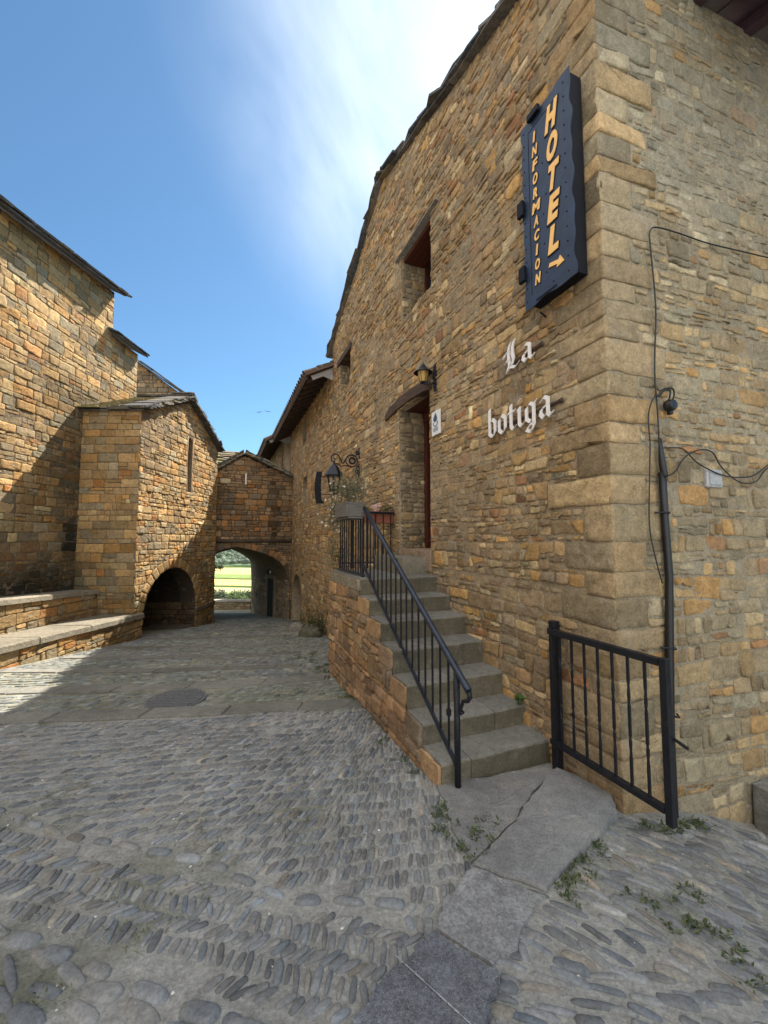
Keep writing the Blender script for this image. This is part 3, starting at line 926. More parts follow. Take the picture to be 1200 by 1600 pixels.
# ------------------------------------------------------------------ church on the left
CX = -7.0; PX = -5.64; PY0, PY1 = 9.12, 13.42
def church():
    t = thing('stone_church', 'large ochre ashlar church wall with slate eaves on the left', 'church', (-7.5, 5, -.2))
    fr = Fr((CX, 0, 0), (0, 1, 0), UP, (1, 0, 0))
    def ev(y): return 8.12 + .12 * (y - 9.9)
    ol = [(-6, -1.5), (11.05, -1.5), (11.05, 6.98), (9.98, 6.98), (9.98, ev(9.98)), (-6, ev(-6))]
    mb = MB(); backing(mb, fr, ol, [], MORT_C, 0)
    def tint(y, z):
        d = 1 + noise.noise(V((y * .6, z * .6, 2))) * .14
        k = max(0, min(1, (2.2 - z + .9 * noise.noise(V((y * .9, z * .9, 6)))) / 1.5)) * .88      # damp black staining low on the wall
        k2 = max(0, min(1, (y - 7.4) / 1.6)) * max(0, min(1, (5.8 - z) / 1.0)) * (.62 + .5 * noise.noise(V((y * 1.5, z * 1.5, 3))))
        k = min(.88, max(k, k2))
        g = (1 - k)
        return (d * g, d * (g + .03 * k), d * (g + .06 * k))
    cells = courses(-1.5, 10.0, -.6, 6.0, (.12, .21), (.17, .46), .012, .15, .10)
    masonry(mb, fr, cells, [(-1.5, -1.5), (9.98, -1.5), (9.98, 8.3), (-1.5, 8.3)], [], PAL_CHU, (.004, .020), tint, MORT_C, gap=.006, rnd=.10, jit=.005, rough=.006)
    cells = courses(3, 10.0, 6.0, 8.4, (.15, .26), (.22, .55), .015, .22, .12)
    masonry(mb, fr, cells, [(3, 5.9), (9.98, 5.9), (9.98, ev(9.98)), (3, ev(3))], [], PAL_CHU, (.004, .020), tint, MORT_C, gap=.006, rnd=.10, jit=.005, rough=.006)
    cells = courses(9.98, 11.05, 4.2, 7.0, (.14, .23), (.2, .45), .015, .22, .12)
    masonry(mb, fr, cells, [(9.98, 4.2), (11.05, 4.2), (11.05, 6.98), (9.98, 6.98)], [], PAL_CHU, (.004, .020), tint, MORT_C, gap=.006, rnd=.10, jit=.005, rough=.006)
    # return faces at the steps in the wall
    f2 = Fr((CX, 9.98, 0), (-1, 0, 0), UP, (0, 1, 0))
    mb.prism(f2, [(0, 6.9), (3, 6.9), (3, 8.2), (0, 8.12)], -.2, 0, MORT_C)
    part(mb.build('wall', M_CHU, t, smooth=True), 'ochre ashlar wall, blackened by damp near the ground')
    # roofs
    mb = MB()
    sl = math.radians(27)
    d = V((0, 1, .12)).normalized()
    ey = V((-math.cos(sl), 0, math.sin(sl))); ez = V((math.sin(sl), 0, math.cos(sl)))
    rf = Fr((CX + .36, 0, ev(0) - .10), d, ey, ez)
    slates(mb, rf, -3, 10.12, 0, 1.5, .28, (.3, .7), .035, .02, .035)
    mb.box(rf, -6, 10.02, .03, 3.5, -.045, .0, (.10, .095, .09))
    rf2 = Fr((CX + .30, 0, 6.93), (0, 1, 0), ey, ez)
    slates(mb, rf2, 9.8, 11.2, 0, 1.5, .28, (.3, .6), .03, .02, .03)
    mb.box(rf2, 9.9, 11.1, .03, 3.0, -.04, .0, (.10, .095, .09))
    part(mb.build('roof', M_SLATE, t), 'stone slate eaves stepping down to the right')
    # transept front with a single raking roof, set back behind the chapel
    mb = MB(); fr3 = Fr((0, 13.5, 0), (1, 0, 0), UP, (0, -1, 0))
    ol3 = [(-10.4, 4.4), (-6.75, 4.4), (-6.75, 6.55), (-8.52, 7.84), (-10.4, 9.1)]
    mb.prism(fr3, ol3, -.3, 0, MORT_C)
    masonry(mb, fr3, courses(-9.2, -6.75, 5.0, 8.2, (.14, .22), (.2, .4), .015, .25, .12), [(-9.2, 4.8), (-6.75, 4.8), (-6.75, 6.55), (-8.52, 7.84), (-9.2, 8.3)], [], [(2, (.25, .185, .12)), (2, (.20, .165, .12)), (1, (.29, .19, .10))], (.006, .022), None, gap=.008, rough=.005)
    mb.build('transept_wall', M_CHU, t, smooth=True)
    mb = MB()
    e = V((1.0, 0, -.685)).normalized(); rz = V((.685, 0, 1)).normalized()
    rf3 = Fr((-10.4, 13.30, 9.14), e, (0, 1, 0), rz)
    a = 0
    while a < 4.35:
        w = R.uniform(.35, .6); mb.prism(rf3, [(a, R.gauss(0, .03)), (a + w * 1.1, R.gauss(0, .03)), (a + w * 1.1, .7), (a, .7)], .02 + R.uniform(0, .03), .065 + R.uniform(0, .035), pick(PAL_SLATE)); a += w
    mb.box(rf3, 0, 4.5, .02, .7, -.02, .02, (.1, .09, .085))
    part(mb.build('roof', M_SLATE, t), 'single raking slate roof over the transept')
church()

def arch_pts(c, hw, zs, zt, n=9, pointed=0.):
    """right foot to left foot over the top"""
    out = []
    for i in range(2 * n + 1):
        th = math.pi * i / (2 * n)
        x = c + hw * math.cos(th); z = zs + (zt - zs) * math.sin(th) ** (1 - pointed * .3)
        if pointed: z = zs + (zt - zs) * (1 - abs(math.cos(th)) ** (1.55 + .0 * pointed)) 
        out.append((x, z))
    return out

def chapel():
    t = thing('chapel', 'buttress like stone chapel with slate gable, slit window and dark arch at its foot', 'chapel', (-6.3, 11, -.6))
    ff = Fr((0, PY0, 0), (1, 0, 0), UP, (0, -1, 0))
    mb = MB()
    backing(mb, ff, rect(CX, PX, -1, 4.74), [], MORT_C, 0)
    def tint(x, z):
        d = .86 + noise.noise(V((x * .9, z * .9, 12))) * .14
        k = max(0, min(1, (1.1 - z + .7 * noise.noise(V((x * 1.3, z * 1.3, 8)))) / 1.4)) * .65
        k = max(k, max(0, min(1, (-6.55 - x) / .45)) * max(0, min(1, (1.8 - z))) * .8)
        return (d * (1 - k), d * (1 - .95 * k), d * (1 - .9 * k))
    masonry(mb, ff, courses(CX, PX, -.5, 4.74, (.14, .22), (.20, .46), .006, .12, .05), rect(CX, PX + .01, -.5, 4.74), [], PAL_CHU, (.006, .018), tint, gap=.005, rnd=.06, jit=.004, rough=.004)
    # street face
    fs = Fr((PX, 0, 0), (0, 1, 0), UP, (1, 0, 0))
    AP = [(p[0], p[1]) for p in arch_pts(10.78, 1.32, -.15, .98)]
    hole = [(10.78 - 1.32, -1.6), (10.78 + 1.32, -1.6)] + AP
    slit = [(11.36, 3.1), (11.62, 3.1), (11.62, 4.55), (11.57, 4.66), (11.49, 4.70), (11.41, 4.66), (11.36, 4.55)]
    ol = [(PY0, -1.6), (PY1, -1.6), (PY1, 4.74), (11.45, 5.72), (PY0, 4.74)]
    backing(mb, fs, ol, [hole, slit], MORT_C, 0)
    for h_, dpt, cc_ in ((hole, .5, (.07, .052, .036)), (slit, .5, MORT_C)):  # arch reveal coloured darker than the slit's, standing in for recess shade
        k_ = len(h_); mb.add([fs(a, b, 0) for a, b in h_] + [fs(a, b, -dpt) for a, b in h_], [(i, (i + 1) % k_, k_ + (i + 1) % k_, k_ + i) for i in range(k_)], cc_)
    jm = Fr((PX, 12.1, 0), (-1, 0, 0), UP, (0, -1, 0))
    masonry(mb, jm, courses(0, 3, -1.5, -.1, (.14, .22), (.2, .45), .02, .2, .1), rect(.01, 3, -1.5, -.12), [], [(2, (.085, .062, .042)), (1, (.11, .08, .05))], (.008, .03), None, gap=.008, rough=.008)  # jamb stones in darkened tones, shade of the recess painted in
    def tint2(y, z):
        d = 1 + noise.noise(V((y * .8, z * .8, 15))) * .14
        k = max(0, min(1, (.7 - z + .5 * noise.noise(V((y * 1.1, z * 1.1, 8)))) / 1.2)) * .5
        return (d * (1 - k), d * (1 - k), d * (1 - k))
    # voussoirs round the arch
    vo = []
    for i in range(0, len(AP) - 1, 1):
        a, b = AP[i], AP[i + 1]
        def outp(p):
            x, z = p[0] - 10.78, p[1] + .15; l = math.hypot(x, z); return (10.78 + x * (1 + .26 / l), -.15 + z * (1 + .26 / l))
        q = ccw([a, b, outp(b), outp(a)]); vo.append(q)
        put_stone(mb, fs, q, R.uniform(.012, .03), tuple(c * .8 for c in pick(PAL_CHU)), gap=.006, rnd=.12, rough=.005)
    ohole = [(10.78 - 1.58, -1.6), (10.78 + 1.58, -1.6)] + [(lambda x, z: (10.78 + x * (1 + .26 / math.hypot(x, z)), -.15 + z * (1 + .26 / math.hypot(x, z))))(p[0] - 10.78, p[1] + .15) for p in AP]
    sq = rect(11.30, 11.68, 3.05, 4.76)
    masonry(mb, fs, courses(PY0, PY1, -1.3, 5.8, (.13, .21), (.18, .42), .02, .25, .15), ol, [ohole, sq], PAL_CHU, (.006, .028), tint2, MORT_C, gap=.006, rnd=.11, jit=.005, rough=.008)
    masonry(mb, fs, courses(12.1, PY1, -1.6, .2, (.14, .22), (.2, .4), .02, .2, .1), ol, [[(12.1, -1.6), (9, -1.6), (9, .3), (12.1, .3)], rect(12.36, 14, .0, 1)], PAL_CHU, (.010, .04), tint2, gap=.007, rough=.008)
    # slit window surround slabs
    for q in (rect(11.30, 11.36, 3.1, 3.9), rect(11.30, 11.36, 3.9, 4.7), rect(11.62, 11.68, 3.1, 3.7), rect(11.62, 11.68, 3.7, 4.7), rect(11.28, 11.70, 3.02, 3.1)):
        put_stone(mb, fs, q, .012, (.44, .30, .16), gap=.002, rnd=.05, jit=.001, rough=.001)
    # back and end walls
    fe = Fr((0, PY1, 0), (-1, 0, 0), UP, (0, 1, 0)); mb.prism(fe, rect(-PX, -CX, -2, 4.7), -.02, 0, MORT_C)
    part(mb.build('wall', M_CHU, t, smooth=True), 'ochre ashlar walls with a gable to the street')
    # niche behind the arch, its deep shade put into a near-black colour
    mb = MB(); n = len(hole)
    dp = 6.5
    vs = [fs(a, b, -.45) for a, b in hole] + [fs(a, b, -dp) for a, b in hole]
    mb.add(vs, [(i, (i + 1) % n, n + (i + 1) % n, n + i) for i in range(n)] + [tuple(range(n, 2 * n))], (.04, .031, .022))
    part(mb.build('archway', M_CHU, t), 'deep dark round arched recess')
    mb = MB(); mb.box(fs, 12.1, PY1 + .01, -.42, -.30, -.3, .05, (.16, .12, .08), .01); mb.box(fs, 10.9, 12.1, -1.3, -.78, -1.2, -.1, (.14, .11, .08), .02)
    mb.build('ledge', M_CHU, t, bevel=.015)
    # slit glass
    mb = MB(); mb.box(fs, 11.33, 11.65, 3.05, 4.75, -.47, -.42, (.02, .02, .02)); mb.build('window', M_DARK, t)
    # roof
    mb = MB()
    hw = 2.33; rise = 1.12
    L = math.hypot(hw + .12, rise)
    eyf = V((0, hw + .12, rise)).normalized(); ezf = V((0, -rise, hw + .12)).normalized()
    rf = Fr((0, PY0 - .13, 4.72), (1, 0, 0), eyf, ezf)
    def grass(a, b, c):
        g = max(0, min(1, (-6.1 - a) / .7)) * max(0, min(1, .9 + .8 * noise.noise(V((a * 2, b * 2, 0)))))
        return tuple(x * (1 - g) + y * g for x, y in zip(c, (.30, .27, .13)))
    slates(mb, rf, CX + .0, PX + .16, 0, L, .17, (.2, .5), .042, .03, .045, [(2, (.17, .155, .13)), (2, (.13, .125, .12)), (1, (.24, .21, .16))], grass)
    mb.box(rf, CX, PX + .1, .05, L, -.05, .0, (.1, .09, .08))
    rb = Fr((0, PY1 + .13, 4.72), (-1, 0, 0), V((0, -(hw + .12), rise)).normalized(), V((0, rise, hw + .12)).normalized())
    slates(mb, rb, -PX - .18, -CX, 0, L, .2, (.2, .5), .032, .025, .035)
    mb.box(rb, -PX - .1, -CX, .05, L, -.05, .0, (.1, .09, .08))
    # ragged verge slabs along the gable
    for rr, flip in ((rf, 1), (rb, -1)):
        a = 0
        while a < L:
            w = min(R.uniform(.25, .45), L - a + .02); x0 = (PX - .4) if flip == 1 else (-PX + .4)
            x1 = (PX + R.uniform(.10, .22)) if flip == 1 else (-PX - R.uniform(.10, .22))
            zt = .06 + R.uniform(0, .03)
            mb.prism(rr, [(x0, a), (x1, a + R.gauss(0, .02)), (x1 + R.gauss(0, .02), a + w - .02), (x0, a + w)], zt - .02, zt + .02, pick(PAL_SLATE)); a += max(.1, w * .9)
    part(mb.build('roof', M_SLATE, t), 'rough stone slate roof, mossy at its left end')
    # weeds on the right verge
    return t
chapel()

def benches():
    t = thing('stone_bench', 'long two step stone bench along the foot of the church wall', 'bench', (-6.2, 6, -.2))
    def zt1(y): return .20 - .045 * (y - 5.9)
    def zt2(y): return .74 - .05 * (y - 6.7)
    for nm, x0, x1, zt, th, dep, yend in (('seat', -5.55, -6.42, zt1, .11, .9, 9.4), ('backrest', -6.40, -7.0, zt2, .10, .62, 9.10)):
        mb = MB()
        f = Fr((x0 - .05, 0, 0), (0, 1, 0), UP, (1, 0, 0))
        ol = [(-2, zt(-2) - 1.2), (yend, zt(yend) - 1.2), (yend, zt(yend) - th), (-2, zt(-2) - th)]
        backing(mb, f, ol, [], MORT_C, 0)
        def tint(y, z):
            k = .28 + .3 * max(0, noise.noise(V((y, z, 31)))); return (1 - k, 1 - k * .97, 1 - k * .9)
        masonry(mb, f, courses(-1, yend, -1.2, 1., (.11, .20), (.2, .45), .02, .2, .1), ol, [], PAL_CHU, (.008, .03), tint, gap=.008, rough=.006)
        y = -2.
        while y < yend:
            w = R.uniform(.6, 1.2); e = min(yend, y + w)
            col = shade((.27, .235, .175), .85, 1.1)
            n = 4; vs = []
            for i in range(n):
                yy = y + .006 + (e - y - .012) * i / (n - 1); z = zt(yy)
                j = R.gauss(0, .008)
                for xx, zz in ((x1, z - .01), (x0 - .015, z + R.gauss(0, .004)), (x0 + .01 + j, z - .02), (x0 + .012 + j, z - th), (x0 - .06, z - th - .01)): vs.append((xx, yy, zz))
            fs = [(i * 5 + k, i * 5 + k + 1, (i + 1) * 5 + k + 1, (i + 1) * 5 + k) for i in range(n - 1) for k in range(4)]
            fs += [(0, 1, 2, 3, 4), tuple((n - 1) * 5 + k for k in (4, 3, 2, 1, 0))]
            mb.add(vs, fs, col)
            y = e
        mb.build(nm, M_CHU, t)
benches()

# ------------------------------------------------------------------ gatehouse with the vaulted passage
def gatehouse():
    s0, s1 = 13.2, 18.5
    P = HW(s0, 0, 0)
    t = thing('stone_gatehouse', 'dark stone gatehouse with slate gable and vaulted passage to the fields', 'gatehouse', HW(s0 + 2, -1.4, 1.5))
    fr = Fr(P, NN, UP, -U)                      # a: across (0 at the hotel wall, negative to the left)
    front = [(-.08, -2.2), (-.06, -.35)] + [(-.09, .15), (-.20, .60), (-.42, .90), (-.70, 1.10), (-1.05, 1.24), (-1.45, 1.36), (-1.9, 1.46), (-2.3, 1.40), (-2.7, 1.22), (-3.0, .95), (-3.25, .5), (-3.35, -.1), (-3.4, -2.2)]
    ol = [(-3.9, -2.2), (.0, -2.2), (.0, 4.02), (-1.12, 4.40), (-1.72, 4.74), (-2.62, 4.12), (-3.9, 3.4)]
    ol2 = [(-3.9, -2.2), (.0, -2.2), (.0, 4.02), (-1.72, 4.74), (-3.9, 3.4)]
    mb = MB(); backing(mb, fr, ol, [front[::-1]], MORT_G, 0)
    def tint(a, z):
        d = 1 + noise.noise(V((a * .8, z * .8, 21))) * .2
        k = .8 * max(0, 1 - abs(a + .62 + .06 * noise.noise(V((a, z * 2, 1)))) / .2) * (1 if z < 3.9 else .3)      # black water streak
        o = max(0, noise.noise(V((a * 1.2, z * 1.2, 40)))) * (1 if 1.8 < z < 4.2 else .2)
        return (d * (1 - k) * (1 + .22 * o), d * (1 - k) * (1 - .02 * o), d * (1 - k) * (1 - .22 * o))
    cv = edges(ccw([(-3.4, -2.2), (-.07, -2.2), (-.06, -.35), (-.20, .62), (-.70, 1.12), (-1.9, 1.48), (-2.7, 1.24), (-3.25, .5)]))
    hole = [(-3.4, -2.2), (-.07, -2.2), (-.06, -.35), (-.20, .62), (-.70, 1.12), (-1.9, 1.48), (-2.7, 1.24), (-3.25, .5)]
    # voussoir ring
    arc = front[1:-1]
    for i in range(len(arc) - 1):
        a, b = arc[i], arc[i + 1]
        c = V((-1.75, -.4))
        def op(p):
            d = (V(p) - c); return tuple(c + d * (1 + .22 / d.length))
        for k in range(2):
            qa = tuple(V(a).lerp(V(b), k / 2)); qb = tuple(V(a).lerp(V(b), (k + 1) / 2))
            if qa[0] > -.3: continue
            put_stone(mb, fr, ccw([qa, qb, op(qb), op(qa)]), R.uniform(.01, .025), tuple(x * .85 for x in pick(PAL_GATE)), gap=.006, rnd=.1)
    big = [(c[0] if True else 0, c[1]) for c in hole]
    bh = ccw([op_ for op_ in [(-3.6, -2.2), (-.07, -2.2), (-.06, -.35), (-.12, .80), (-.62, 1.32), (-1.9, 1.70), (-2.85, 1.42), (-3.45, .6)]])
    masonry(mb, fr, courses(-3.9, 0, 1.72, 4.8, (.12, .22), (.15, .42), .02, .3, .2), ol2, [bh], PAL_GATE, (.006, .026), tint, gap=.008, rnd=.2, rough=.006)
    masonry(mb, fr, courses(-3.9, 0, -.5, 1.62, (.12, .20), (.15, .40), .02, .3, .2), ol2, [bh], PAL_GATE, (.006, .026), tint, gap=.008, rnd=.2, rough=.006)
    mb.box(fr, -3.9, 0, 1.63, 1.71, -.1, .07, (.10, .075, .05), .008)
    part(mb.build('wall', M_COR, t, smooth=True), 'dark rust brown front wall with a string course and black water streak')
    # passage: loft from the front arch to the narrower back arch
    bk = Fr(HW(s1, 0, 0), NN, UP, -U)
    back = [(-1.03, -2.6), (-1.06, -.2), (-1.09, .30), (-1.10, .60), (-1.20, .78), (-1.40, .95), (-1.62, 1.08), (-1.82, 1.18), (-1.98, 1.25), (-2.18, 1.2), (-2.45, 1.13), (-2.7, 1.05), (-2.8, .6), (-2.85, -.1), (-2.9, -2.6)]
    mb = MB(); n = len(front); L = 7; vs, fs, cs = [], [], []
    for k in range(L):
        q = k / (L - 1)
        for (a, b), (c, d) in zip(front, back):
            vs.append(fr(a, b, 0).lerp(bk(c, d, 0), q)); cs.append((.17, .13, .085))
    for k in range(L - 1):
        for i in range(n - 1): fs.append((k * n + i, k * n + i + 1, (k + 1) * n + i + 1, (k + 1) * n + i))
    mb.add(vs, fs, cs)
    # stones lining the right hand wall of the passage
    p0, p1 = fr(-.08, 0, 0), bk(-1.04, 0, 0)
    ex = (p1 - p0); Lr = ex.length; ex.normalize(); ez = ex.cross(UP); ez = ez if ez.dot(NN) < 0 else -ez
    wl = Fr(p0, ex, UP, ez)
    dr = rect(1.75, 2.65, -2.2, .12)
    masonry(mb, wl, courses(0, Lr, -2.4, .5, (.11, .2), (.16, .4), .02, .3, .2), [(0, -2.4), (Lr, -2.4), (Lr, .35), (0, .30)], [rect(1.62, 2.78, -2.3, .26)], [(2, (.27, .23, .17)), (2, (.22, .19, .145)), (1, (.32, .25, .16))], (.008, .03), None, gap=.008, rough=.006)
    part(mb.build('vault', M_COR, t), 'rough stone barrel vault of the passage')
    mb = MB(); mb.box(wl, 1.75, 2.65, -2.1, .10, .005, .03, (.02, .015, .01)); d_ = mb.build('door', M_DARK, t)
    mb = MB(); mb.box(wl, 1.62, 1.75, -2.2, .12, .0, .06, (.26, .22, .16), .008); mb.box(wl, 2.65, 2.78, -2.2, .12, .0, .06, (.26, .22, .16), .008); mb.box(wl, 1.60, 2.80, .12, .26, .0, .065, (.26, .22, .16), .008)
    part(mb.build('door_surround', M_COR, t), 'pale dressed stone door surround')
    # back wall
    mb = MB(); ob = [(-4.5, -2.6), (.2, -2.6), (.2, 4.0), (-1.72, 4.74), (-4.5, 3.2)]
    backing(mb, Fr(HW(s1, 0, 0), NN, UP, U), ob, [back[::-1]], MORT_G, 0)
    mb.prism(Fr(P, U, UP, NN), rect(0, s1 - s0, -2.4, 3.4), -4.2, -3.9, MORT_G)
    part(mb.build('wall', M_COR, t), 'side and back walls')
    # slate roof: ridge runs away from the street
    mb = MB()
    for (a, z), sg in (((-3.95, 3.22), 1), ((.02, 4.02), -1)):
        dx, dz = -1.72 - a, 4.80 - z; L_ = math.hypot(dx, dz)
        ey = NN * (dx / L_) + UP * (dz / L_); ez = UP * abs(dx / L_) - NN * (dz / L_) * (1 if dx > 0 else -1)
        rf = Fr(fr(a, z + .03, .14), U * 1, ey, ez)
        slates(mb, rf, 0, 5.4, 0, L_, .22, (.25, .55), .04, .03, .04, [(2, (.19, .18, .15)), (2, (.14, .135, .125)), (1, (.25, .22, .16))])
        mb.box(rf, .05, 5.4, .0, L_, -.05, .0, (.09, .085, .08))
        q = 0
        while q < L_:
            w = min(R.uniform(.2, .4), L_ - q + .01); mb.prism(rf, [(-.02 + R.gauss(0, .03), q), (.5, q), (.5, q + w), (-.02 + R.gauss(0, .03), q + w)], .05 + R.uniform(0, .03), .10 + R.uniform(0, .04), pick(PAL_SLATE)); q += max(.05, w)
    ey = (U * 1.75 + UP * 1.25).normalized(); ez = ey.cross(NN); ez = ez if ez.z > 0 else -ez
    rr = Fr(fr(-3.7, 4.12, -.5), NN, ey, ez)
    slates(mb, rr, .2, 2.0, 0, 2.05, .2, (.25, .5), .05, .03, .05, [(2, (.22, .20, .15)), (2, (.16, .15, .13)), (1.5, (.20, .20, .10))])
    mb.prism(rr, [(-.05, .0), (2.2, .0), (1.95, 2.0), (.3, 2.05)], -.3, .0, (.12, .11, .09))
    part(mb.build('roof', M_SLATE, t), 'sagging roof of rough stone slates')
    mb = MB(); mb.box(fr, -1.69, -1.645, 3.70, 4.09, .012, .035, (.62, .60, .56)); part(mb.build('slit_window', M_PLATE, t), 'narrow pale slit under the gable')
    # lamp over the passage door
    w = thing('wall_lamp', 'small dark wall lamp with white glass above the passage door', 'lamp', wl(2.2, .42, .05))
    mb = MB(); mb.tube([wl(2.2, .45, .0), wl(2.2, .50, .12), wl(2.2, .44, .16)], .012, 6); mb.lathe(Fr(wl(2.2, .30, .16), U, UP, NN), [(.03, 0), (.055, .02), (.06, .13), (.015, .16), (0, .16)], 10); mb.build('housing', M_IRON, w)
    mb = MB(); mb.lathe(Fr(wl(2.05, .34, .10), U, UP, NN), [(0, -.01), (.035, 0), (.04, .1), (0, .12)], 10); mb.build('lamp_glass', M_PLATE, w)
gatehouse()

def parapet():
    mb = MB()
    fr = Fr((-11.5, 22.1, 0), (1, .02, 0), UP, (0, -1, 0))
    mb.box(fr, 0, 8, -3.2, -1.70, -.4, 0, MORT_C)
    masonry(mb, fr, courses(0, 8, -2.5, -1.7, (.12, .2), (.2, .4), .02, .2, .1), rect(0, 8, -2.5, -1.72), [], [(2, (.34, .28, .19)), (1, (.28, .24, .18))], (.01, .04), None, gap=.008)
    a = 0
    while a < 8:
        w = R.uniform(.5, .9); mb.box(fr, a + .005, min(8, a + w) - .005, -1.70, -1.60, -.45, .06, shade((.36, .33, .27), .9, 1.1), .01); a += w
    o = rebase(mb.build('parapet_wall', M_CHU), fr(4, -2.3, 0))
    tag(o, 'low sunlit stone parapet closing the street beyond the passage', 'wall')
parapet()

# ------------------------------------------------------------------ staircase against the hotel wall
STEP_S = [.60, .87, 1.145, 1.435, 1.735, 2.045, 2.355]
STEP_Z = [.205, .36, .555, .765, .955, 1.125, 1.310]
WID = .97
def staircase():
    t = thing('stone_staircase', 'outside stone staircase rising along the hotel wall to the door', 'staircase', HW(2, 0, .5))
    zb = -.35
    for i, (s, z) in enumerate(zip(STEP_S, STEP_Z)):
        e = STEP_S[i + 1] + .02 if i + 1 < len(STEP_S) else STAIR_S1 + .02
        z0 = (STEP_Z[i - 1] - .01) if i else -.3
        mb = MB()
        fr = Fr(HW(s, 0, 0), -NN, U, UP)     # a out from wall, b along s, c up
        cuts = [.0, R.uniform(.30, .6), WID] if i in (1, 2, 5) else ([.0, .73, WID] if i == 0 else [0., WID])
        for a0, a1 in zip(cuts, cuts[1:]):
            ny = 6; nx = max(2, int((a1 - a0) / .08)); vs = []
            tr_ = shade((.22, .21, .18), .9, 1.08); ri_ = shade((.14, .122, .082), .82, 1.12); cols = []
            for j in range(nx + 1):
                a = a0 + .003 + (a1 - a0 - .006) * j / nx
                ch = .016 + .018 * abs(noise.noise(V((a * 7, i * 3.1, 0)))); wob = .012 * noise.noise(V((a * 4, i * 2.7, 5)))
                wear = -.014 * math.exp(-((a - .45) / .25) ** 2)
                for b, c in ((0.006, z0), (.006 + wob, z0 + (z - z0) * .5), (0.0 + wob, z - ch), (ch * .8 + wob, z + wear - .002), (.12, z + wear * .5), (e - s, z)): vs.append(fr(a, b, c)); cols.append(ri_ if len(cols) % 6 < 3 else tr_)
            fs = [(j * ny + k, (j + 1) * ny + k, (j + 1) * ny + k + 1, j * ny + k + 1) for j in range(nx) for k in range(ny - 1)]
            fs += [tuple(k for k in range(ny)), tuple(nx * ny + k for k in range(ny))[::-1]]
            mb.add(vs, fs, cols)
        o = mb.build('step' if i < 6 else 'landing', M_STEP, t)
    # extra step and stone in front of the door
    mb = MB(); put_stone(mb, Fr(HW(0, 1.30, 0), U, -NN, UP), rect(2.60, 3.60, .0, .34), .225, (.24, .215, .16), rnd=.04, jit=.003, rough=.002, base=-.02, gap=.002); mb.build('step', M_STEP, t)
    # outer side wall (faces the street) with stepped top
    mb = MB()
    fr = HW.sub(0, 0, WID + .02)
    prof = [(STEP_S[0], -.5)]
    for i, s in enumerate(STEP_S):
        prof += [(s + .012, (STEP_Z[i - 1] if i else -.5) - .012), (s + .012, STEP_Z[i] - .012)]
    prof += [(STAIR_S1, STEP_Z[-1] - .012), (STAIR_S1, -.6)]
    mb.add([fr(a, b, -.015) for a, b in prof[1:]], [tuple(range(len(prof) - 1))], MORT)
    for i in range(len(STEP_S)):
        a0, a1 = STEP_S[i], (STEP_S[i + 1] if i + 1 < len(STEP_S) else STAIR_S1)
        zt = STEP_Z[i]
        # coping block at the top of each step, rubble below
        if i < 6: put_stone(mb, fr, rect(a0 + .006, a1 + .03, zt - .17, zt - .012), .0, pick(PAL_STAIR), gap=.005, rnd=.08, rough=.003, base=-.03)
        else:
            a = a0 + .006
            while a < a1:
                w = R.uniform(.3, .45); put_stone(mb, fr, rect(a, min(a1, a + w), zt - .14, zt - .012), .0, (.27, .23, .16), gap=.005, rnd=.08, rough=.003, base=-.03); a += w
    side = courses(.6, STAIR_S1, -.55, 1.3, (.09, .19), (.13, .36), .03, .35, .3)
    stairp = [rect(STEP_S[i] - (9 if i == 0 else 0), (STEP_S[i + 1] if i < 6 else STAIR_S1 + 5), STEP_Z[i] - (.19 if i < 6 else .14), 9) for i in range(7)]
    masonry(mb, fr, side, rect(STEP_S[0] + .01, STAIR_S1, -.55, 1.3), stairp + [rect(-5, STEP_S[0], -3, 3)], PAL_STAIR, (-.004, .02), lambda s, z: (1, .96 if z < .4 else 1, .95 if z < .4 else 1), gap=.008, rnd=.12, jit=.006, rough=.006, base=-.03)
    # end wall of the landing
    fe = Fr(HW(STAIR_S1, 0, 0), NN, UP, U); mb.prism(fe, rect(-WID, 0, -.8, 1.29), -.02, 0, MORT)
    part(mb.build('side_wall', M_RUB, t, smooth=True), 'brown rubble side wall, stepped at the top')
staircase()

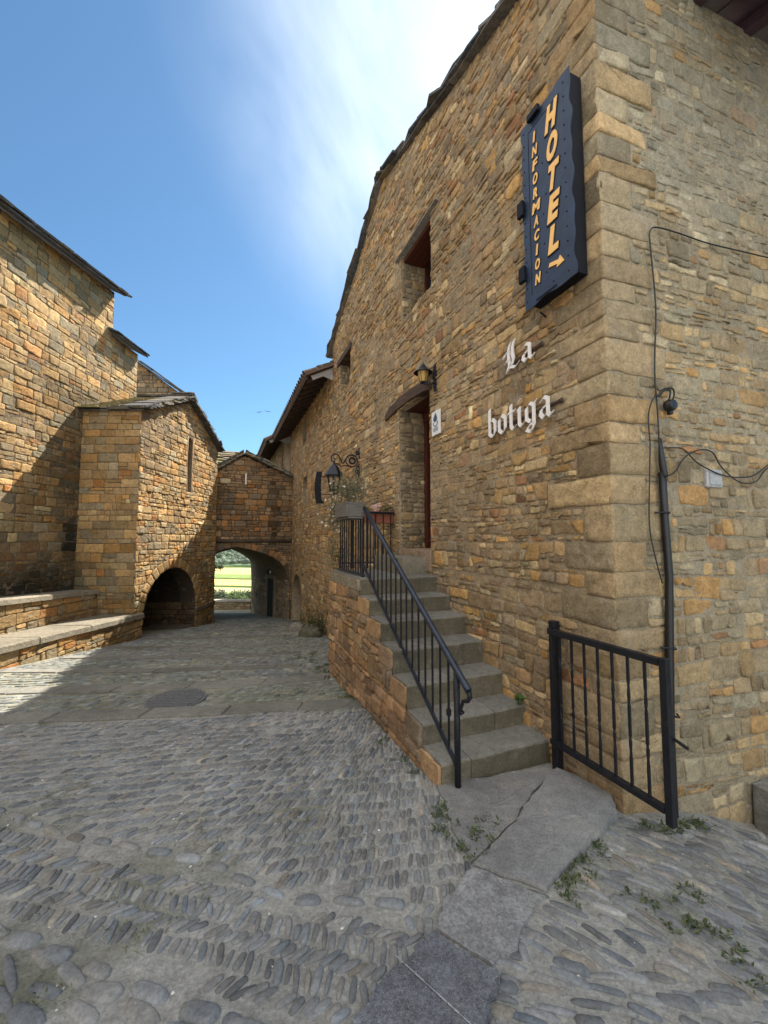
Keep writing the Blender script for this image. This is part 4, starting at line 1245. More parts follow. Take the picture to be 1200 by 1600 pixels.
def railing():
    t = thing('stair_railing', 'black iron stair railing with blue black handrail and landing balustrade', 'railing', HW(.54, 0, .88))
    off = .875
    def top(s): return .80 + (s - .47) * .647
    def bot(s): return .205 + (s - .60) * .63 + .028
    hb = MB()
    pts = [HW(.50, .72, off), HW(.425, .735, off), HW(.40, .765, off), HW(.425, .79, off), HW(.47, top(.47), off)] + [HW(s, top(s), off) for s in (1, 1.6, 2.2, 2.53)]
    # flat oval handrail
    hb.tube([HW(s, top(s), off) for s in (.40, .47, 1.2, 2.0, 2.535)], .024, 10)
    hb.tube([HW(2.53, top(2.53) - .004, off), HW(2.9, 2.135, off), HW(STAIR_S1 - .02, 2.135, off)], .016, 8)
    hb.tube([HW(STAIR_S1 - .03, 2.135, off), HW(STAIR_S1 - .03, 2.135, .03)], .016, 8)
    hb.build('handrail', M_RAIL, t, smooth=True)
    mb = MB()
    mb.tube([HW(.40, top(.40) - .01, off), HW(.385, .72, off), HW(.41, .685, off), HW(.47, .66, off), HW(.50, .60, off), HW(.487, .575, off), HW(.475, .59, off)], [.02, .016, .013, .012, .012, .014, .014], 8)
    mb.build('scroll', M_IRON, t, smooth=True)
    mb = MB(); mb.tube([HW(.545, -.06, off), HW(.545, top(.545) - .01, off)], .022, 8); mb.build('newel_post', M_IRON, t, smooth=True)
    mb = MB(); ang = math.atan(.63); ex = U * math.cos(ang) + UP * math.sin(ang); ey = UP * math.cos(ang) - U * math.sin(ang)
    f = Fr(HW(.55, bot(.55), off), ex, ey, -NN); L = (2.55 - .55) / math.cos(ang)
    mb.box(f, 0, L, -.022, .022, -.006, .006)
    mb.box(HW, 2.50, STAIR_S1 - .02, 1.325, 1.345, off - .018, off + .018); mb.box(HW, STAIR_S1 - .045, STAIR_S1 - .01, 1.40, 1.42, .03, off)
    mb.build('bottom_rail', M_RAIL, t)
    s = .655
    while s < 2.53:
        mb = MB(); mb.tube([HW(s, bot(s), off), HW(s, top(s), off)], .0095, 6); mb.build('baluster', M_IRON, t); s += .117
    s = 2.62
    mb = MB(); mb.tube([HW(2.54, 1.31, off), HW(2.54, top(2.54), off)], .016, 6); mb.build('post', M_IRON, t)
    while s < STAIR_S1 - .03:
        mb = MB(); mb.tube([HW(s, 1.335, off), HW(s, 2.135, off)], .0095, 6); mb.build('baluster', M_IRON, t); s += .098
    for o_ in (.08, .20, .32, .44, .56, .68, .79):
        mb = MB(); mb.tube([HW(STAIR_S1 - .03, 1.33, o_), HW(STAIR_S1 - .03, 2.135, o_)], .0095, 6); mb.build('baluster', M_IRON, t)
    mb = MB(); mb.tube([HW(.655, .50, off), HW(.655, .54, off)], .018, 8); mb.build('collar', M_IRON, t)
railing()

def gate():
    t = thing('iron_gate', 'black iron gate with twisted bars folded back past the building corner', 'gate', HW(.5, .05, .09))
    g0, g1, zb, zt, o = .50, -.395, .255, 1.085, .115
    fr = Fr(HW(g0, 0, o), -U, UP, -NN)
    W = g0 - g1
    mb = MB(); mb.box(fr, -.012, .045, .03, zt + .045, -.09, -.035); part(mb.build('post', M_IRON, t, bevel=.004), 'hinge post fixed to the wall')
    mb = MB(); mb.box(fr, .048, .075, zb - .02, zt, -.018, .018); mb.build('stile', M_IRON, t, bevel=.003)
    mb = MB(); mb.box(fr, W - .040, W, zb - .05, zt + .006, -.02, .02); mb.build('stile', M_IRON, t, bevel=.003)
    mb = MB(); mb.box(fr, .03, W - .045, zt - .042, zt, -.0205, .0205); mb.build('top_rail', M_IRON, t, bevel=.003)
    mb = MB(); mb.box(fr, .03, W - .045, zb, zb + .036, -.0205, .0205); mb.build('bottom_rail', M_IRON, t, bevel=.003)
    for i in range(7):
        a = .13 + i * .105; mb = MB()
        n = 26; vs, fs = [], []
        for k in range(n + 1):
            z = zb + .036 + (zt - .042 - zb - .036) * k / n; q = k / n
            tw = 0
            for c in (.28, .72): tw += 3.0 * math.pi * max(0, min(1, (q - c + .09) / .18))
            for m in range(4):
                th = math.pi / 4 + m * math.pi / 2 + tw; vs.append(fr(a + .0095 * math.cos(th), z, .0095 * math.sin(th)))
        for k in range(n):
            for m in range(4): fs.append((k * 4 + m, k * 4 + (m + 1) % 4, (k + 1) * 4 + (m + 1) % 4, (k + 1) * 4 + m))
        mb.add(vs, fs); part(mb.build('bar', M_IRON, t), 'bar with two twisted lengths')
    mb = MB(); mb.tube([fr(W - .01, .66, -.03), fr(W + .07, .645, -.02)], .009, 6); mb.build('latch', M_IRON, t)
gate()

# ------------------------------------------------------------------ signs and letters
def text_mesh(mb, ch, fr, x0, y0, w, h, depth, shear=.18, bold=.02, col=None):
    cu = bpy.data.curves.new('tmp', 'FONT'); cu.body = ch; cu.size = 1; cu.extrude = .5; cu.offset = bold; cu.resolution_u = 4
    o = bpy.data.objects.new('tmp', cu); COL.objects.link(o)
    dg = bpy.context.evaluated_depsgraph_get(); me = bpy.data.meshes.new_from_object(o.evaluated_get(dg))
    P = [v.co.copy() for v in me.vertices]
    ax, bx = min(p.x for p in P), max(p.x for p in P); ay, by = min(p.y for p in P), max(p.y for p in P)
    vs = []
    for p in P:
        x = (p.x - ax) / (bx - ax) * w; y = (p.y - ay) / (by - ay) * h
        vs.append(fr(x0 + x + shear * y, y0 + y, depth * (p.z + .5)))
    mb.add(vs, [tuple(f.vertices) for f in me.polygons], col)
    bpy.data.objects.remove(o); bpy.data.curves.remove(cu); bpy.data.meshes.remove(me)

def hotel_sign():
    t = thing('hotel_sign', 'tall dark blue metal sign lettered HOTEL and INFORMACION on the street wall', 'sign', HW(.34, 3.62, .02))
    fr = Fr(HW(.585, 3.60, .15), -U, UP, -NN)         # x to the right, y up
    W, H = .50, 1.57
    pl = []
    def edge(a, b, n, amp, nx, ny):
        for i in range(n):
            t_ = i / n; x = a[0] + (b[0] - a[0]) * t_; y = a[1] + (b[1] - a[1]) * t_
            m = 1.5 * amp * (.55 * math.sin(2 * math.pi * t_ * n / 6.5) + .45 * math.sin(2 * math.pi * t_ * n / 11 + 1.2)); pl.append((x + nx * m, y + ny * m))
    edge((0, 0), (W, .0), 12, .009, 0, -1); edge((W, 0), (W, H), 44, .010, 1, 0); edge((W, H), (0, H), 12, .009, 0, 1); edge((0, H), (0, 0), 44, .008, -1, 0)
    mb = MB(); mb.prism(fr, pl, 0, .006); mb.build('panel', M_SIGN, t)
    mb = MB(); mb.box(fr, .03, W - .012, .03, H - .025, -.12, -.001); mb.build('box', M_SIGNBOX, t)
    mb = MB(); g = .004
    for a0, a1, b0, b1 in ((.075, .079, .09, H - .10), (.079, W - .10, H - .104, H - .10), (.12, .33, .012, .03)): mb.box(fr, a0, a1, b0, b1, .0062, .0085)
    mb.build('groove', M_SIGNBOX, t)
    y = H - .315
    for ch in 'HOTEL':
        mb = MB(); text_mesh(mb, ch, fr, .262, y, .095 if ch != 'O' else .10, .205, .006, .17, .05)
        # dark backing of the letter, set slightly lower and wider
        l = mb.build('letter', M_CREAM, t); l.location.z += 0; l.location += (-NN) * .012
        mb = MB(); text_mesh(mb, ch, fr, .252, y - .006, .108, .217, .005, .17, .06); o = mb.build('letter_edge', M_SIGNBOX, l); o.location += -(-NN) * .0045
        y -= .242
    y = H - .245
    for ch in 'INFORMACION':
        wd = .048 if ch not in 'IM' else (.016 if ch == 'I' else .078)
        mb = MB(); text_mesh(mb, ch, fr, .120 + (.014 if ch == 'I' else (-.014 if ch == 'M' else 0)), y, wd, .084, .005, .14, .03)
        l = mb.build('letter', M_CREAM, t); l.location += (-NN) * .010
        mb = MB(); text_mesh(mb, ch, fr, .114 + (.014 if ch == 'I' else (-.014 if ch == 'M' else 0)), y - .004, wd + .010, .091, .004, .14, .035); o = mb.build('letter_edge', M_SIGNBOX, l); o.location += -(-NN) * .0035
        y -= .1185
    mb = MB(); mb.prism(fr, [(.262, .196), (.345, .172), (.338, .150), (.408, .158), (.372, .222), (.358, .200), (.272, .224)][::-1], .008, .014); part(mb.build('arrow', M_CREAM, t), 'small yellow arrow under the letters')
    mb = MB()
    for i in range(14):
        for x in (.025, W - .06):
            yy = .06 + i * (H - .12) / 13; f2 = Fr(fr(x, yy, .006), -U, -NN, UP); mb.lathe(f2, [(.006, 0), (.005, .004), (0, .005)], 7)
    for x, yy in ((.22, .42), (.235, .18), (.25, .80), (.22, 1.08), (.37, .60), (.30, .07), (.22, .66)): mb.lathe(Fr(fr(x, yy, .006), -U, -NN, UP), [(.006, 0), (.005, .004), (0, .005)], 7)
    mb.build('rivets', M_SIGNBOX, t)
    for yy, x in ((.30, -.02), (.86, -.02), (1.50, .12)):
        mb = MB()
        if x < 0: mb.box(fr, -.035, .03, yy - .065, yy + .065, .012, .045)
        else: mb.box(fr, x - .02, x + .10, yy + .02, yy + .075, .012, .045)
        mb.build('spotlight', M_SIGNBOX, t, bevel=.006)
hotel_sign()

GLY = {
 'L': (.95, [[(.38, 1.50), (.28, 1.25), (.27, .80), (.32, .35), (.16, .02)], [(.62, 1.55), (.52, 1.30), (.50, .95), (.56, .55), (.48, .28), (.30, .10)], [(.20, .06), (.42, .17), (.66, .06), (.86, .22)], [(.02, .86), (.08, 1.02), (.30, 1.10)], [(.10, .52), (.20, .60), (.30, .58)]]),
 'a': (.70, [[(.14, .78), (.30, .93), (.47, .82), (.47, .20), (.57, .06), (.68, .18)], [(.47, .55), (.18, .44), (.13, .24), (.26, .06), (.47, .24)]]),
 'b': (.64, [[(.14, 1.48), (.14, .22), (.34, .06)], [(.14, .76), (.34, .93), (.50, .76), (.50, .24), (.34, .06)]]),
 'o': (.64, [[(.32, .92), (.12, .76), (.12, .24), (.32, .06)], [(.32, .92), (.51, .76), (.51, .24), (.32, .06)]]),
 't': (.50, [[(.20, 1.22), (.20, .20), (.32, .06), (.46, .17)], [(.03, .84), (.42, .90)]]),
 'i': (.44, [[(.05, .82), (.17, .93), (.17, .20), (.29, .06), (.41, .17)], [(.14, 1.20), (.23, 1.28)]]),
 'g': (.70, [[(.32, .92), (.12, .76), (.12, .26), (.32, .10), (.50, .26)], [(.32, .92), (.50, .80), (.50, -.10), (.34, -.34), (.12, -.22), (.30, -.02), (.50, .0)], [(.50, .80), (.62, .94)]]),
}
def lettering(word, label, s_left, zbase, xh, width):
    fr = Fr(HW(s_left, zbase, .05), -U, UP, -NN)
    t = thing('shop_lettering', label, 'lettering', fr(width / 2, 0, -.03))
    tot = sum(GLY[c][0] for c in word); kx = width / tot
    x = 0
    nb = V((.066, .052))
    for c in word:
        adv, strokes = GLY[c]
        mb = MB()
        for si, st in enumerate(strokes):
            vs, fs = [], []
            for (a, b) in st:
                for q in (-1, 1):
                    for dz in (0, .012):
                        vs.append(fr((x + a + nb.x * q) * kx, (b + nb.y * q) * xh, dz + si * .002))
            n = len(st)
            for i in range(n - 1):
                o = i * 4
                fs += [(o, o + 2, o + 6, o + 4), (o + 1, o + 5, o + 7, o + 3), (o, o + 4, o + 5, o + 1), (o + 2, o + 3, o + 7, o + 6)]
            fs += [(0, 1, 3, 2), tuple((n - 1) * 4 + k for k in (0, 2, 3, 1))]
            mb.add(vs, fs)
        mb.build('letter', M_WHITE, t, recalc=True)
        x += adv
    mb = MB(); mb.tube([fr(.04, xh * .42, -.022), fr(width * .5, xh * .47, -.02), fr(width + .05, xh * .55, -.02)], .015, 7)
    mb.tube([fr(width + .05, xh * .55, -.02), fr(width + .063, xh * .56, -.03)], .022, 8)
    part(mb.build('mounting_bar', M_WOOD, t), 'dark bar that carries the letters')
lettering('La', 'white blackletter word La, the upper and shorter one below the sign', .985, 3.245, .165, .375)
lettering('botiga', 'white blackletter word botiga, the lower and longer one on the wall', 1.245, 2.70, .19, .82)

def plaque():
    fr = Fr(HW(2.385, 3.005, .035), -U, UP, -NN)
    t = thing('wall_plaque', 'white enamel plaque with a blue tree like emblem beside the door', 'plaque', fr(.1, 0, 0))
    mb = MB(); mb.box(fr, 0, .20, 0, .295, -.012, .006); mb.build('plate', M_PLATE, t, bevel=.003)
    mb = MB()
    for i, (w, y) in enumerate(((.012, .255), (.03, .235), (.045, .215), (.05, .195), (.035, .175))): mb.box(fr, .10 - w, .10 + w * .8, y - .011, y + .010, .0075, .0095 + i * .0003)
    mb.tube([fr(.10 + .052 * math.cos(a), .158 + .052 * math.sin(a), .009) for a in [math.pi + k * math.pi / 10 for k in range(11)]], .005, 5)
    for y in (.085, .068, .05): mb.box(fr, .04, .16, y - .003, y + .003, .0075, .009)
    mb.build('emblem', M_INK, t)
plaque()

def nail(): 
    mb = MB(); mb.tube([HW(.52, 3.545, .0), HW(.485, 3.55, .10)], .008, 6)
    o = rebase(mb.build('wall_hook', M_IRON), HW(.52, 3.545, 0)); tag(o, 'short black iron hook in the wall between the sign and La', 'hook')
nail()

# ------------------------------------------------------------------ lamps
def big_lantern():
    s = 5.3
    t = thing('street_lantern', 'black wrought iron lantern hanging from a scrolled bracket', 'lantern', HW(s, 3.2, .0))
    br = MB()
    f = Fr(HW(s, 0, 0), -NN, UP, U)     # a out from wall, b up
    P = lambda pts: [f(a, b, 0) for a, b in pts]
    br.box(f, .0, .016, 2.90, 3.49, -.02, .02)
    br.build('wall_plate', M_IRON, t)
    br = MB()
    def ring(ca, cb, r, a0=0, a1=2 * math.pi, rad=.012, n=18):
        br.tube(P([(ca + r * math.cos(a0 + (a1 - a0) * k / n), cb + r * math.sin(a0 + (a1 - a0) * k / n)) for k in range(n + 1)]), rad, 6)
    ring(.16, 3.23, .115); ring(.15, 3.23, .055, rad=.02)
    br.tube(P([(.01, 3.46), (.05, 3.36), (.10, 3.32), (.20, 3.34), (.27, 3.27), (.29, 3.22)]), .012, 6)
    br.tube(P([(.01, 2.93), (.04, 3.03), (.07, 3.09), (.05, 3.14), (.02, 3.13)]), .012, 6); ring(.05, 3.03, .03); ring(.045, 3.385, .028)
    br.tube(P([(.27, 3.25), (.33, 3.16), (.36, 3.20), (.42, 3.32), (.50, 3.34), (.56, 3.28), (.55, 3.20), (.50, 3.19), (.48, 3.24), (.51, 3.26)]), .012, 6)
    br.tube(P([(.20, 3.12), (.30, 3.13), (.37, 3.11), (.45, 3.16), (.50, 3.14), (.50, 3.09)]), .011, 6)
    br.build('bracket', M_IRON, t, smooth=True)
    lc = f(.50, 0, 0)
    def frus(mb, z0, r0, z1, r1, n=6, rad=.0115):
        for k in range(n):
            a = 2 * math.pi * (k + .5) / n
            mb.tube([lc + V((r0 * math.cos(a), r0 * math.sin(a), z0)), lc + V((r1 * math.cos(a), r1 * math.sin(a), z1))], rad, 5)
    lf = Fr(lc, (1, 0, 0), UP, (0, -1, 0))
    mb = MB(); mb.lathe(lf, [(.0, 3.12), (.05, 3.115), (.075, 3.085), (.165, 2.945), (.17, 2.925), (.155, 2.915), (.0, 2.915)], 6); mb.lathe(lf, [(.012, 3.18), (.03, 3.14), (.045, 3.115)], 8)
    mb.build('hood', M_LAMPTOP, t)
    mb = MB(); frus(mb, 2.915, .135, 2.66, .078)
    for r, z in ((.135, 2.912), (.078, 2.66)):
        pts = [lc + V((r * math.cos(2 * math.pi * (k + .5) / 6), r * math.sin(2 * math.pi * (k + .5) / 6), z)) for k in range(7)]; mb.tube(pts, .009, 5)
    for k in range(6):
        a = 2 * math.pi * (k + .5) / 6; c, s_ = math.cos(a), math.sin(a)
        mb.tube([lc + V((.078 * c, .078 * s_, 2.66)), lc + V((.085 * c, .085 * s_, 2.625)), lc + V((.05 * c, .05 * s_, 2.595)), lc + V((.0, .0, 2.575))], .009, 5)
    mb.tube([lc + V((0, 0, 2.60)), lc + V((0, 0, 2.545))], [.018, .006], 6)
    mb.build('lantern_frame', M_IRON, t)
    mb = MB(); mb.lathe(lf, [(.128, 2.91), (.072, 2.665)], 6); mb.build('pane', M_CLEAR, t)
big_lantern()

def door_lamp():
    s = 2.42; t = thing('wall_lamp', 'amber glass lamp with a dark hat on a bracket beside the door lintel', 'lamp', HW(s - .06, 3.72, 0))
    c = HW(s + .02, 3.70, .125); f = Fr(c, (1, 0, 0), UP, (0, -1, 0))
    mb = MB(); mb.lathe(f, [(.038, -.0), (.062, .075), (.072, .13)], 12); mb.build('lamp_glass', M_AMBER, t, smooth=True)
    mb = MB(); mb.lathe(f, [(.118, .118), (.115, .128), (.06, .165), (.045, .195), (.03, .20), (.022, .225), (.006, .232), (.005, .26), (0, .262)], 16); mb.build('hat', M_LAMPTOP, t, smooth=True)
    mb = MB()
    for k in range(6):
        a = 2 * math.pi * k / 6; mb.tube([f(.040 * math.cos(a), 0, .040 * math.sin(a)), f(.074 * math.cos(a), .13, .074 * math.sin(a))], .003, 4)
    mb.lathe(f, [(0, -.02), (.03, -.015), (.042, .0), (.038, .006)], 12); mb.build('cage', M_IRON, t)
    g = Fr(HW(s - .09, 0, 0), -NN, UP, U)
    mb = MB(); mb.prism(g, [(0, 3.57), (.02, 3.56), (.035, 3.62), (.03, 3.70), (.05, 3.74), (.03, 3.80), (.035, 3.88), (.0, 3.93)], -.022, .022)
    mb.tube([g(.02, 3.66, 0), g(.08, 3.64, -.03), HW(s + .02, 3.685, .125)], .011, 6)
    mb.build('bracket', M_LAMPTOP, t)
door_lamp()

def side_board():
    fr = Fr(HW(7.15, 0, .0), -NN, UP, U)
    t = thing('hanging_board', 'narrow dark board hung edge on from the wall beyond the lantern', 'board', fr(.2, 2.6, 0))
    mb = MB(); n = 9; lo, hi = [], []
    for k in range(n):
        z = 2.56 + .74 * k / (n - 1); b = .05 * math.sin(math.pi * k / (n - 1)); lo.append((.30 + b * .5 - (.06 if k == 0 else 0), z)); hi.append((.42 + b, z))
    mb.prism(fr, lo + hi[::-1], -.02, .02); mb.build('board', M_IRON, t)
    mb = MB()
    for z in (3.18, 2.78): mb.tube([fr(0, z, 0), fr(.34, z, 0)], .01, 5)
    mb.build('arm', M_IRON, t)
side_board()

# ------------------------------------------------------------------ cables and fittings on the right wall
def rp(r, z, o=.052): return RW(r, z, o)
def smooth_pts(pts, n=6):
    pts = [V(p) for p in pts]; out = []
    for i in range(len(pts) - 1):
        p0, p1, p2, p3 = pts[max(0, i - 1)], pts[i], pts[i + 1], pts[min(len(pts) - 1, i + 2)]
        for k in range(n):
            t = k / n
            out.append(.5 * ((2 * p1) + (p2 - p0) * t + (2 * p0 - 5 * p1 + 4 * p2 - p3) * t * t + (3 * p1 - p0 - 3 * p2 + p3) * t ** 3))
    return out + [pts[-1]]
def cables():
    defs = [
        ('thin black cable running down from the upper clips to the pipe', [(1.95, 4.09), (1.4, 4.045), (1.034, 4.035), (.70, 4.03), (.47, 4.01), (.425, 3.97), (.415, 3.85), (.43, 3.4), (.41, 2.95), (.41, 2.6), (.40, 2.25)], .0052),
        ('thin black cable looping left of the pipe', [(.42, 2.76), (.36, 2.72), (.33, 2.6), (.325, 2.4), (.30, 2.2), (.295, 1.85), (.32, 1.65), (.37, 1.45)], .0048),
        ('black cable crossing low to the right from the top of the pipe', [(.41, 2.38), (.52, 2.39), (.66, 2.39), (.78, 2.30), (.98, 2.23), (1.18, 2.215), (1.38, 2.235), (1.6, 2.35), (1.95, 2.5)], .0048),
        ('black cable rising then dipping from the pipe mouth to the right', [(.43, 2.17), (.54, 2.22), (.66, 2.33), (.80, 2.395), (.93, 2.385), (1.05, 2.28), (1.22, 2.18), (1.40, 2.19), (1.58, 2.31), (1.95, 2.47)], .0048)]
    for lab, pts, r in defs:
        mb = MB(); mb.tube(smooth_pts([rp(a, b, .035 + .008 * math.sin(i * 2.1)) for i, (a, b) in enumerate(pts)]), r, 6)
        o = rebase(mb.build('wall_cable', M_PVC, smooth=True), rp(*pts[0])); tag(o, lab, 'cable', 'cables on the right wall')
    # the pipe
    t = thing('cable_pipe', 'black plastic cable pipe strapped to the wall behind the gate', 'pipe', rp(.42, .02, .05))
    mb = MB(); mb.tube([rp(.415, 2.45, .04), rp(.415, 2.30, .045), rp(.425, 2.19, .05), rp(.43, 2.185, .05)], [.008, .022, .024, .024], 10); mb.build('cable_bundle', M_PVC, t, smooth=True)
    mb = MB(); mb.tube([rp(.42, 2.21, .04), rp(.425, 1.9, .04), rp(.44, 1.5, .04), rp(.41, 1.0, .04), rp(.375, .5, .045), rp(.37, .0, .045), rp(.37, -.12, .045)], [.024, .024, .025, .026, .027, .028, .028], 12); mb.build('tube', M_PVC, t, smooth=True)
    for z in (1.93, 1.02, .58):
        mb = MB(); mb.tube([rp(.36 + .0, z, .02), rp(.42, z, .078), rp(.48, z - .01, .02)], .007, 6); mb.build('strap', M_IRON, t)
    # hanging plug
    t = thing('cable_plug', 'black round plug hanging from two short cable loops', 'plug', rp(.50, 2.66, .05))
    mb = MB(); f = Fr(rp(.50, 2.685, .06), RV, UP, -RN); mb.lathe(Fr(f.o, RV, -RN, UP), [(0, -.025), (.04, -.025), (.045, 0), (.035, .03), (0, .035)], 12); mb.box(f, -.012, .012, -.065, -.03, -.02, .012); mb.build('housing', M_PVC, t, bevel=.003)
    mb = MB(); mb.tube(smooth_pts([rp(.405, 2.74), rp(.43, 2.79, .06), rp(.50, 2.80, .08), rp(.53, 2.76, .07), rp(.52, 2.72, .06)]), .006, 6); mb.tube(smooth_pts([rp(.41, 2.74), rp(.44, 2.785, .07), rp(.48, 2.78, .08), rp(.49, 2.72, .06)]), .006, 6); mb.build('cable', M_PVC, t)
    # metal junction box
    t = thing('junction_box', 'small shiny metal junction box set in the right wall', 'junction box', rp(.97, 2.19, .02))
    f = Fr(rp(.97, 2.195, .0), RV, UP, -RN)
    mb = MB(); mb.box(f, -.085, .085, -.068, .068, -.02, .028); mb.build('housing', M_STEEL, t, bevel=.012)
    mb = MB(); mb.box(f, -.06, .06, -.048, .048, .028, .034); mb.build('lid', M_STEEL, t, bevel=.004)
cables()

def stone_block():
    mb = MB(); f = Fr(RW(1.2, 0, .02), RV, -RN, UP)
    put_stone(mb, f, rect(-.02, 1.3, .0, .36), -.01, (.26, .25, .22), rnd=.08, jit=.01, rough=.006, base=-.5, gap=.004)
    o = rebase(mb.build('stone_block', M_COR), f(.6, .15, -.4)); tag(o, 'large rough stone block lying against the wall at the right edge', 'stone block')
stone_block()

# ------------------------------------------------------------------ plants
def leaf(mb, p, d, L, W, col, fold=.25):
    d = d.normalized(); side = d.cross(V((R.gauss(0, .4), R.gauss(0, .4), 1)))
    if side.length < 1e-3: side = V((1, 0, 0))
    side.normalize(); nrm = side.cross(d)
    a = p; m = p + d * L * .5
    mb.add([a, m + side * W * .5 + nrm * W * fold, p + d * L, m - side * W * .5 + nrm * W * fold, m], [(0, 1, 4), (1, 2, 4), (2, 3, 4), (3, 0, 4)], col)

def rcol(c, k=.25):
    f = math.exp(R.gauss(0, k)); return tuple(min(.9, x * f) for x in c)

def clump(mb, c, rad, n, L, W, cols, up=.3, droop=0.):
    for _ in range(n):
        v = V((R.gauss(0, 1), R.gauss(0, 1), R.gauss(0, 1))).normalized() * (R.random() ** .5)
        p = V(c) + V((v.x * rad[0], v.y * rad[1], v.z * rad[2]))
        d = V((R.gauss(0, 1), R.gauss(0, 1), R.gauss(0, .6) + up - droop))
        leaf(mb, p, d, L * R.uniform(.6, 1.3), W * R.uniform(.7, 1.2), rcol(cols[R.randrange(len(cols))]))

def flowers(mb, pts, r, col):
    for p in pts:
        d = V((R.gauss(0, .6) - .4, R.gauss(0, .6) - .5, R.uniform(.2, 1))).normalized()
        x = d.orthogonal().normalized(); y = d.cross(x); n = 8
        vs = [p + d * .004] + [p + x * (r * (1 if k % 2 else .45) * math.cos(2 * math.pi * k / n)) + y * (r * (1 if k % 2 else .45) * math.sin(2 * math.pi * k / n)) for k in range(n)]
        mb.add(vs, [(0, 1 + k, 1 + (k + 1) % n) for k in range(n)], rcol(col, .08))

GREENS = [(.07, .10, .03), (.10, .13, .045), (.05, .075, .025), (.13, .14, .06)]
def planters():
    # grey wooden trough on the street side of the landing rail
    f = Fr(HW(2.98, 1.985, .985), -U, UP, -NN)
    t = thing('flower_box', 'grey wooden flower box with white blossom on the landing rail', 'flower box', f(.38, 0, 0))
    mb = MB()
    mb.box(f, 0, .50, 0, .02, -.09, .09); mb.box(f, 0, .50, .022, .195, -.11, -.09); mb.box(f, 0, .50, .022, .195, .09, .11); mb.box(f, 0, .02, .022, .19, -.089, .089); mb.box(f, .48, .50, .022, .19, -.089, .089)
    mb.build('trough', M_GREYWOOD, t, bevel=.004)
    mb = MB(); mb.box(f, .022, .478, .03, .165, -.088, .088); mb.build('soil', M_SOIL, t)
    mb = MB()
    clump(mb, f(.15, .36, -.04), (.28, .26, .16), 700, .05, .012, [(.12, .13, .07), (.16, .15, .09), (.09, .105, .05)], .6)
    clump(mb, f(-.15, .10, .04), (.16, .14, .26), 750, .045, .013, [(.13, .14, .07), (.17, .16, .09), (.09, .11, .05)], .0, .4)
    for _ in range(26):
        b = f(R.uniform(0, .6), .17, R.uniform(-.07, .07)); e = b + V((R.gauss(0, .10), R.gauss(0, .10), R.uniform(.2, .46)))
        mb.tube([b, b.lerp(e, .5) + V((0, 0, .04)), e], .0025, 4, (.15, .15, .09))
        for q in range(7): leaf(mb, b.lerp(e, .3 + .1 * q), V((R.gauss(0, 1), R.gauss(0, 1), .4)), .04, .01, rcol((.13, .14, .07)))
    mb.build('foliage', M_LEAF, t)
    mb = MB(); pts = [f(R.gauss(-.15, .10), R.gauss(.15, .14), R.gauss(.07, .08)) for _ in range(52)] + [f(R.uniform(-.1, .4), R.uniform(.25, .5), R.gauss(0, .1)) for _ in range(14)]
    flowers(mb, pts, .021, (.75, .68, .60)); mb.build('blossom', M_LEAF, t)
    # terracotta trough on the far rail
    f = Fr(HW(STAIR_S1 + .10, 1.985, .46), NN, UP, U)
    t = thing('flower_box', 'terracotta flower box on the far landing rail beside the doorway', 'flower box', f(.22, 0, 0))
    mb = MB(); mb.prism(f, [(.015, 0), (.425, 0), (.445, .15), (-.005, .15)], -.09, -.075); mb.prism(f, [(.015, 0), (.425, 0), (.445, .15), (-.005, .15)], .075, .09)
    mb.box(f, .012, .428, 0, .015, -.074, .074); mb.box(f, -.004, .012, .0, .149, -.074, .074); mb.box(f, .43, .444, .0, .149, -.074, .074); mb.box(f, -.02, .46, .15, .172, -.10, -.07); mb.box(f, -.02, .46, .15, .172, .07, .10)
    mb.build('trough', M_TERRA, t, bevel=.004)
    mb = MB(); mb.box(f, .014, .426, .02, .14, -.073, .073); mb.build('soil', M_SOIL, t)
    mb = MB(); clump(mb, f(.34, .20, 0), (.10, .07, .07), 160, .045, .012, GREENS, .6); clump(mb, f(.06, .20, 0), (.07, .07, .06), 90, .04, .012, [(.15, .14, .06)], .6); mb.build('foliage', M_LEAF, t)
    mb = MB(); c = f(.20, .235, 0)
    flowers(mb, [c + V((R.gauss(0, .045), R.gauss(0, .04), R.gauss(0, .03))) for _ in range(46)], .026, (.75, .50, .44)); part(mb.build('blossom', M_LEAF, t), 'pale pink blossom')
planters()

